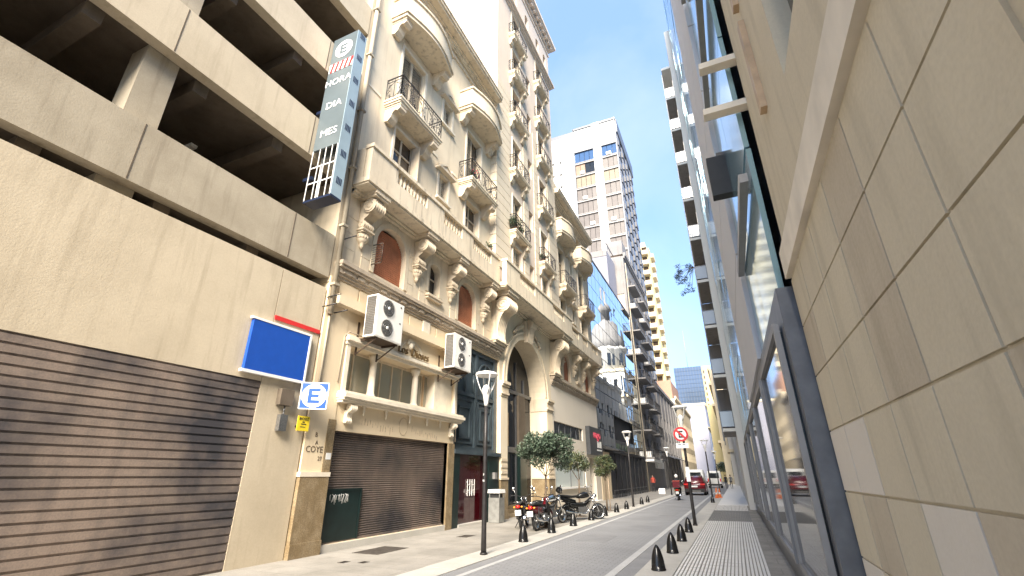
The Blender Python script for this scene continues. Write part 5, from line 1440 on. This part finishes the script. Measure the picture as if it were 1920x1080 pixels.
        blob([(-.42,.92,.06,.025),(-.2,.90,.11,.045),(.2,.86,.11,.05),(.5,.88,.07,.05)]).build('seat','rubber',t,local=True)
        blob([(-.55,.84,.05,.03),(-.3,.82,.09,.06),(.1,.72,.11,.10),(.35,.66,.09,.08)]).build('tail','black_gloss',t,local=True)
        blob([(yf-.42,.74,.03,.02),(yf-.1,.70,.07,.025),(yf+.25,.72,.05,.015)]).build('front_mudguard','white_metal',t,local=True)
    blob([(.0,.56,.06,.05),(.2,.55,.11,.12),(.5,.52,.12,.13),(.75,.56,.11,.12),(.92,.70,.06,.08)]).build('side_cover','black_gloss' if kind!='naked' else 'engine_grey',t,local=True)
    yt_=-.40 if kind=='cub' else -.48
    zl=.70 if kind!='trail' else .82
    MB().ellipsoid((0,yt_,zl),(.085,.05,.055),10,6).build('tail_light','red_light',t,local=True)
    for s in (-1,1): MB().ellipsoid((s*.13,yt_+.02,zl-.01),(.04,.035,.03),8,5).build('indicator','orange_light',t,local=True)
    m=MB(); m.add([(-.05,yt_+.08,zl-.02),(.05,yt_+.08,zl-.02),(.07,yt_-.04,.42),(-.07,yt_-.04,.42)],[(0,1,2,3)]); m.add([(-.06,.28,.55),(.06,.28,.55),(.06,-.05,.60),(-.06,-.05,.60),(.06,yt_+.1,.55),(-.06,yt_+.1,.55)],[(0,1,2,3),(3,2,4,5)]); m.build('rear_mudguard','black_matte',t,local=True)
    if plate:
        p=MB(); p.box(-.10,.10,yt_-.075,yt_-.065,.44,.60); po=p.build('number_plate','white_plain',t,local=True)
        for zz in (.475,.535):
            for q in (-.06,-.015,.035): MB().box(q,q+.025,yt_-.079,yt_-.076,zz,zz+.04).build('plate_print','engine_grey',po,local=True)
    fm=MB(); 
    for k in range(9): 
        a0=R(20+k*15); a1=R(20+(k+1)*15)
        fm.add([(-.05,yf+(r+.02)*math.cos(a0),r+(r+.02)*math.sin(a0)),(.05,yf+(r+.02)*math.cos(a0),r+(r+.02)*math.sin(a0)),(.05,yf+(r+.02)*math.cos(a1),r+(r+.02)*math.sin(a1)),(-.05,yf+(r+.02)*math.cos(a1),r+(r+.02)*math.sin(a1))],[(0,1,2,3)])
    if kind!='trail': fm.build('front_mudguard',paint,t,local=True)
    MB().tube([(-.12,.45,.28),(-.3,.40,.02)],.014,5).build('side_stand','iron',t,local=True)
    return t
bike((-6.88,16.0,.006),R(14),'black motorcycle with red tail light, leftmost of the parked row','cub','black_gloss',lean=R(-5))
bike((-6.18,15.62,.006),R(0),'dark red motorcycle with white plate, second of the parked row','cub','red_paint',lean=R(-5))
bike((-6.62,17.2,.006),R(-16),'silver and chrome motorcycle standing just behind the dark red one','naked','chrome',plate=False,lean=R(-5))
bike((-6.42,19.7,.006),R(-52),'black and white trail motorcycle parked alone at the right end of the row','trail','black_gloss',plate=False,lean=R(-4))
# helmet resting on the silver bike
t=thing('helmet',(-6.28,18.25,1.02),'black helmet hanging on the handlebar of the silver motorcycle','helmet')
MB().ellipsoid((0,0,.13),(.13,.15,.13),12,8,lambda d:1.0 if d.z>-.5 else .85).build('shell','black_gloss',t,local=True)
MB().ellipsoid((0,-.04,.12),(.118,.125,.06),12,6).build('visor','pane_dark',t,local=True)

# ================================================================ PEOPLE
def body(name,joints,bones,mats,bounds,parent):
    """joints: (x,y,z,r); skin + subdivision -> one continuous mesh, coloured by height bands"""
    me=bpy.data.meshes.new(name); me.from_pydata([j[:3] for j in joints],bones,[])
    ob=bpy.data.objects.new('tmp',me); COL.objects.link(ob)
    ob.modifiers.new('s','SKIN'); sv=me.skin_vertices[0].data
    for k,j in enumerate(joints): sv[k].radius=(j[3],j[3]*(.75 if len(j)<5 else j[4])); sv[k].use_root=(k==0)
    sub=ob.modifiers.new('d','SUBSURF'); sub.levels=2; sub.render_levels=2
    dg=bpy.context.evaluated_depsgraph_get(); m2=bpy.data.meshes.new_from_object(ob.evaluated_get(dg)); bpy.data.objects.remove(ob)
    m2.materials.clear()
    for q in mats: m2.materials.append(MATS[q])
    for p in m2.polygons:
        p.use_smooth=True; c=p.center; p.material_index=bounds(c)
    return place(m2,name,parent,(0,0,0),local=True)
def standing(loc,rz,label,mats,bounds,hair='hair_dark',stride=.1,bag=None):
    t=thing('person',loc,label,'person','people on the pavements',rz)
    s=stride
    J=[(0,0,.93,.135),(0,0,1.12,.125),(0,.0,1.32,.15),(0,0,1.45,.075),(0,.01,1.53,.05),(0,.015,1.60,.085,1.05),(0,.015,1.70,.07,1.05),
       (.09,0,.86,.085),(.10,s,.48,.058),(.10,s*1.2,.09,.042),(.10,s*1.2+.12,.04,.04),
       (-.09,0,.86,.085),(-.10,-s*.5,.48,.058),(-.10,-s*1.5,.10,.042),(-.10,-s*1.5+.12,.05,.04),
       (.18,0,1.40,.06),(.23,-.03,1.14,.045),(.22,.05,.90,.036),(.22,.08,.80,.035),
       (-.18,0,1.40,.06),(-.23,.0,1.14,.045),(-.20,.12,.94,.036),(-.19,.17,.86,.035)]
    B=[(0,1),(1,2),(2,3),(3,4),(4,5),(5,6),(0,7),(7,8),(8,9),(9,10),(0,11),(11,12),(12,13),(13,14),(2,15),(15,16),(16,17),(17,18),(2,19),(19,20),(20,21),(21,22)]
    body('body',J,B,mats,bounds,t)
    MB().ellipsoid((0,-.015,1.68),(.085,.10,.09),10,7).build('hair',hair,t,local=True)
    return t
bd=lambda c:0 if c.z<.10 else (1 if c.z<.95 else (3 if c.z>1.50 or (abs(c.x)>.17 and c.z<.88) else 2))
standing((-8.4,56.2,.004),R(170),'person in red and grey top and dark trousers standing by the dark screen',['cloth_dark','cloth_dark','cloth_red','skin'],bd)
standing((-1.35,72,.0),R(10),'person in dark clothes walking away on the right pavement, left of two',['cloth_dark','cloth_dark','cloth_dark','skin'],bd,stride=.16)
standing((-.75,73,.0),R(0),'person in grey top walking away on the right pavement, right of two',['cloth_dark','cloth_dark','cloth_grey','skin'],bd,stride=.14)
# scooter with rider
sc=bike((-4.05,38.1,0),R(2),'red scooter ridden away from the camera in the road','cub','red_paint')
sc['group']='vehicles in the road'; sc.name='scooter'; sc['category']='scooter'
t=thing('person',(-4.05,38.1,0),'rider in dark jacket and pale helmet on the red scooter','person','people in the road',R(2))
J=[(0,.12,.88,.14),(0,.16,1.06,.14),(0,.22,1.26,.16),(0,.25,1.38,.08),(0,.28,1.46,.05),(0,.30,1.54,.08,1.05),(0,.30,1.62,.07,1.05),
   (.12,.18,.86,.09),(.20,.58,.80,.065),(.18,.56,.40,.045),(.18,.68,.33,.04),(-.12,.18,.86,.09),(-.20,.58,.80,.065),(-.18,.56,.40,.045),(-.18,.68,.33,.04),
   (.19,.25,1.33,.06),(.32,.42,1.12,.047),(.36,.74,1.05,.036),(.37,.80,1.05,.036),(-.19,.25,1.33,.06),(-.32,.42,1.12,.047),(-.36,.74,1.05,.036),(-.37,.80,1.05,.036)]
B=[(0,1),(1,2),(2,3),(3,4),(4,5),(5,6),(0,7),(7,8),(8,9),(9,10),(0,11),(11,12),(12,13),(13,14),(2,15),(15,16),(16,17),(17,18),(2,19),(19,20),(20,21),(21,22)]
body('body',J,B,['cloth_dark','cloth_dark','cloth_dark','skin'],lambda c:0,t)
MB().ellipsoid((0,.29,1.62),(.125,.145,.14),12,8).build('helmet','white_metal',t,local=True)
t=thing('delivery_box',(-4.03,37.72,.86),'red delivery box strapped on the back of the scooter','box')
MB().box(-.24,.24,-.2,.2,0,.42).build('box','red_paint',t,local=True); MB().box(-.25,.25,-.21,.21,.42,.46).build('lid','cloth_red',t,local=True)

# ================================================================ CARS
def car_body(sections,seg=None):
    """loft of closed cross-sections: list of (y,[(x,z)...] right half from bottom to top)"""
    m=MB(); vs=[];fs=[]; n=None
    for y,half in sections:
        ring=[(x,y,z) for x,z in half]+[(-x,y,z) for x,z in half[::-1]]
        n=len(ring); vs+=ring
    for i in range(len(sections)-1):
        for k in range(n): fs.append((i*n+k,(i+1)*n+k,(i+1)*n+(k+1)%n,i*n+(k+1)%n))
    fs.append(tuple(range(n))); fs.append(tuple((len(sections)-1)*n+k for k in range(n-1,-1,-1)))
    return m.add(vs,fs,True)
def suv(loc,label,paint):
    t=thing('car',loc,label,'car','vehicles in the road')
    S=lambda w0,w1,z0,z1:[(w0*.96,z0),(w0,z0+.2),(w0,z1-.12),(w0*.97,z1)]
    sec=[(0.0,S(.80,0,.42,.92)),(.06,S(.88,0,.32,1.02)),(.4,S(.92,0,.26,1.05)),(1.2,S(.93,0,.24,1.04)),(2.8,S(.93,0,.24,1.02)),(3.6,S(.92,0,.26,.98)),(4.15,S(.86,0,.32,.88)),(4.32,S(.74,0,.40,.75))]
    b=car_body(sec).build('body',paint,t,local=True)
    C=lambda w0,w1,z0,z1:[(w0,z0),(w0*.97,z0+.1),(w1,z1-.1),(w1*.9,z1)]
    car_body([(.10,C(.80,.70,1.0,1.12)),(.30,C(.84,.72,1.0,1.42)),(.55,C(.86,.72,1.0,1.56)),(1.4,C(.86,.72,1.0,1.62)),(2.3,C(.86,.70,1.0,1.56)),(2.8,C(.85,.72,1.0,1.2)),(3.1,C(.84,.74,1.0,1.06))]).build('cabin',paint,t,local=True)
    MB().add([(-.68,.16,1.08),(.68,.16,1.08),(.60,.40,1.47),(-.60,.40,1.47)],[(0,1,2,3)]).add([(-.68,.14,1.08),(.68,.14,1.08),(.60,.38,1.48),(-.60,.38,1.48)],[(0,1,2,3)]).build('rear_window','pane_dark',t,local=True)
    for s in (-1,1): MB().add([(s*.868,.5,1.06),(s*.868,2.6,1.06),(s*.735,2.2,1.46),(s*.745,.7,1.46)],[(0,1,2,3) if s>0 else (3,2,1,0)]).build('side_window','pane_dark',t,local=True)
    m=MB(); m.box(-.86,.86,-.09,.12,.30,.56); m.build('bumper','black_matte',t,local=True)
    MB().box(-.5,.5,-.11,-.085,.33,.40).build('skid_plate','aluminium',t,local=True)
    for s in (-1,1):
        MB().box(s*.52 if s>0 else -.90,s*.90 if s>0 else -.52,-.02,.2,.86,.98).build('tail_light','red_light',t,local=True)
        for y in (.82,3.45):
            w_=MB().lathe([(.22,-.11),(.33,-.11),(.345,-.07),(.345,.07),(.33,.11),(.22,.11)],(s*.80,y,.345),20,'x').build('wheel','rubber',t,local=True)
            MB().lathe([(.001,-.1),(.21,-.112),(.21,.112),(.001,.1)],(s*.80,y,.345),12,'x').build('rim','aluminium',w_,local=True)
        MB().ellipsoid((s*1.0,2.55,1.08),(.10,.06,.08),8,6).build('wing_mirror',paint,t,local=True)
        MB().tube([(s*.62,.6,1.60),(s*.62,.8,1.66),(s*.62,2.0,1.66),(s*.62,2.2,1.58)],.02,5).build('roof_rail','aluminium',t,local=True)
    MB().box(-.26,.26,-.035,-.015,.68,.80).build('number_plate','white_plain',t,local=True)
    MB().box(-.3,.3,-.03,.02,.84,.88).build('chrome_strip','chrome',t,local=True)
    return t
suv((-3.58,47.9,0),'dark red car seen from behind, driving away in the road','red_paint')
def van(loc,label,paint='white_plain'):
    t=thing('van',loc,label,'van','vehicles in the road')
    S=lambda w0,z1:[(w0*.97,.3),(w0,.5),(w0,z1-.5),(w0*.88,z1)]
    car_body([(0,S(.86,2.18)),(.08,S(.92,2.26)),(3.2,S(.92,2.26)),(3.9,S(.90,1.7)),(4.7,S(.86,1.15)),(4.8,S(.8,.95))]).build('body',paint,t,local=True)
    MB().box(-.68,.68,-.02,.01,1.30,1.98).build('rear_window','pane_dark',t,local=True)
    for s in (-1,1):
        MB().box(s*.74 if s>0 else -.88,s*.88 if s>0 else -.74,-.03,.02,.85,1.25).build('tail_light','red_light',t,local=True)
        for y in (.8,3.8): MB().lathe([(.2,-.1),(.32,-.1),(.33,0),(.32,.1),(.2,.1)],(s*.8,y,.33),16,'x').build('wheel','rubber',t,local=True)
    MB().box(-.9,.9,-.08,.05,.35,.55).build('bumper','black_matte',t,local=True)
    return t
van((-4.15,57.5,0),'white van with dark rear window ahead of the red car')
van((-2.9,76,0),'farther white van on the right side of the road')

# repair patches in the road
for x,y,sx,sy,l in ((-3.9,14.5,.8,1.6,'near dark rectangular repair patch in the road'),(-3.1,24.5,.6,2.2,'long dark repair patch farther along the road')):
    tag(MB().box(x-sx/2,x+sx/2,y-sy/2,y+sy/2,-.01,.003).build('road_patch','gutter_stone'),l,'road patch')
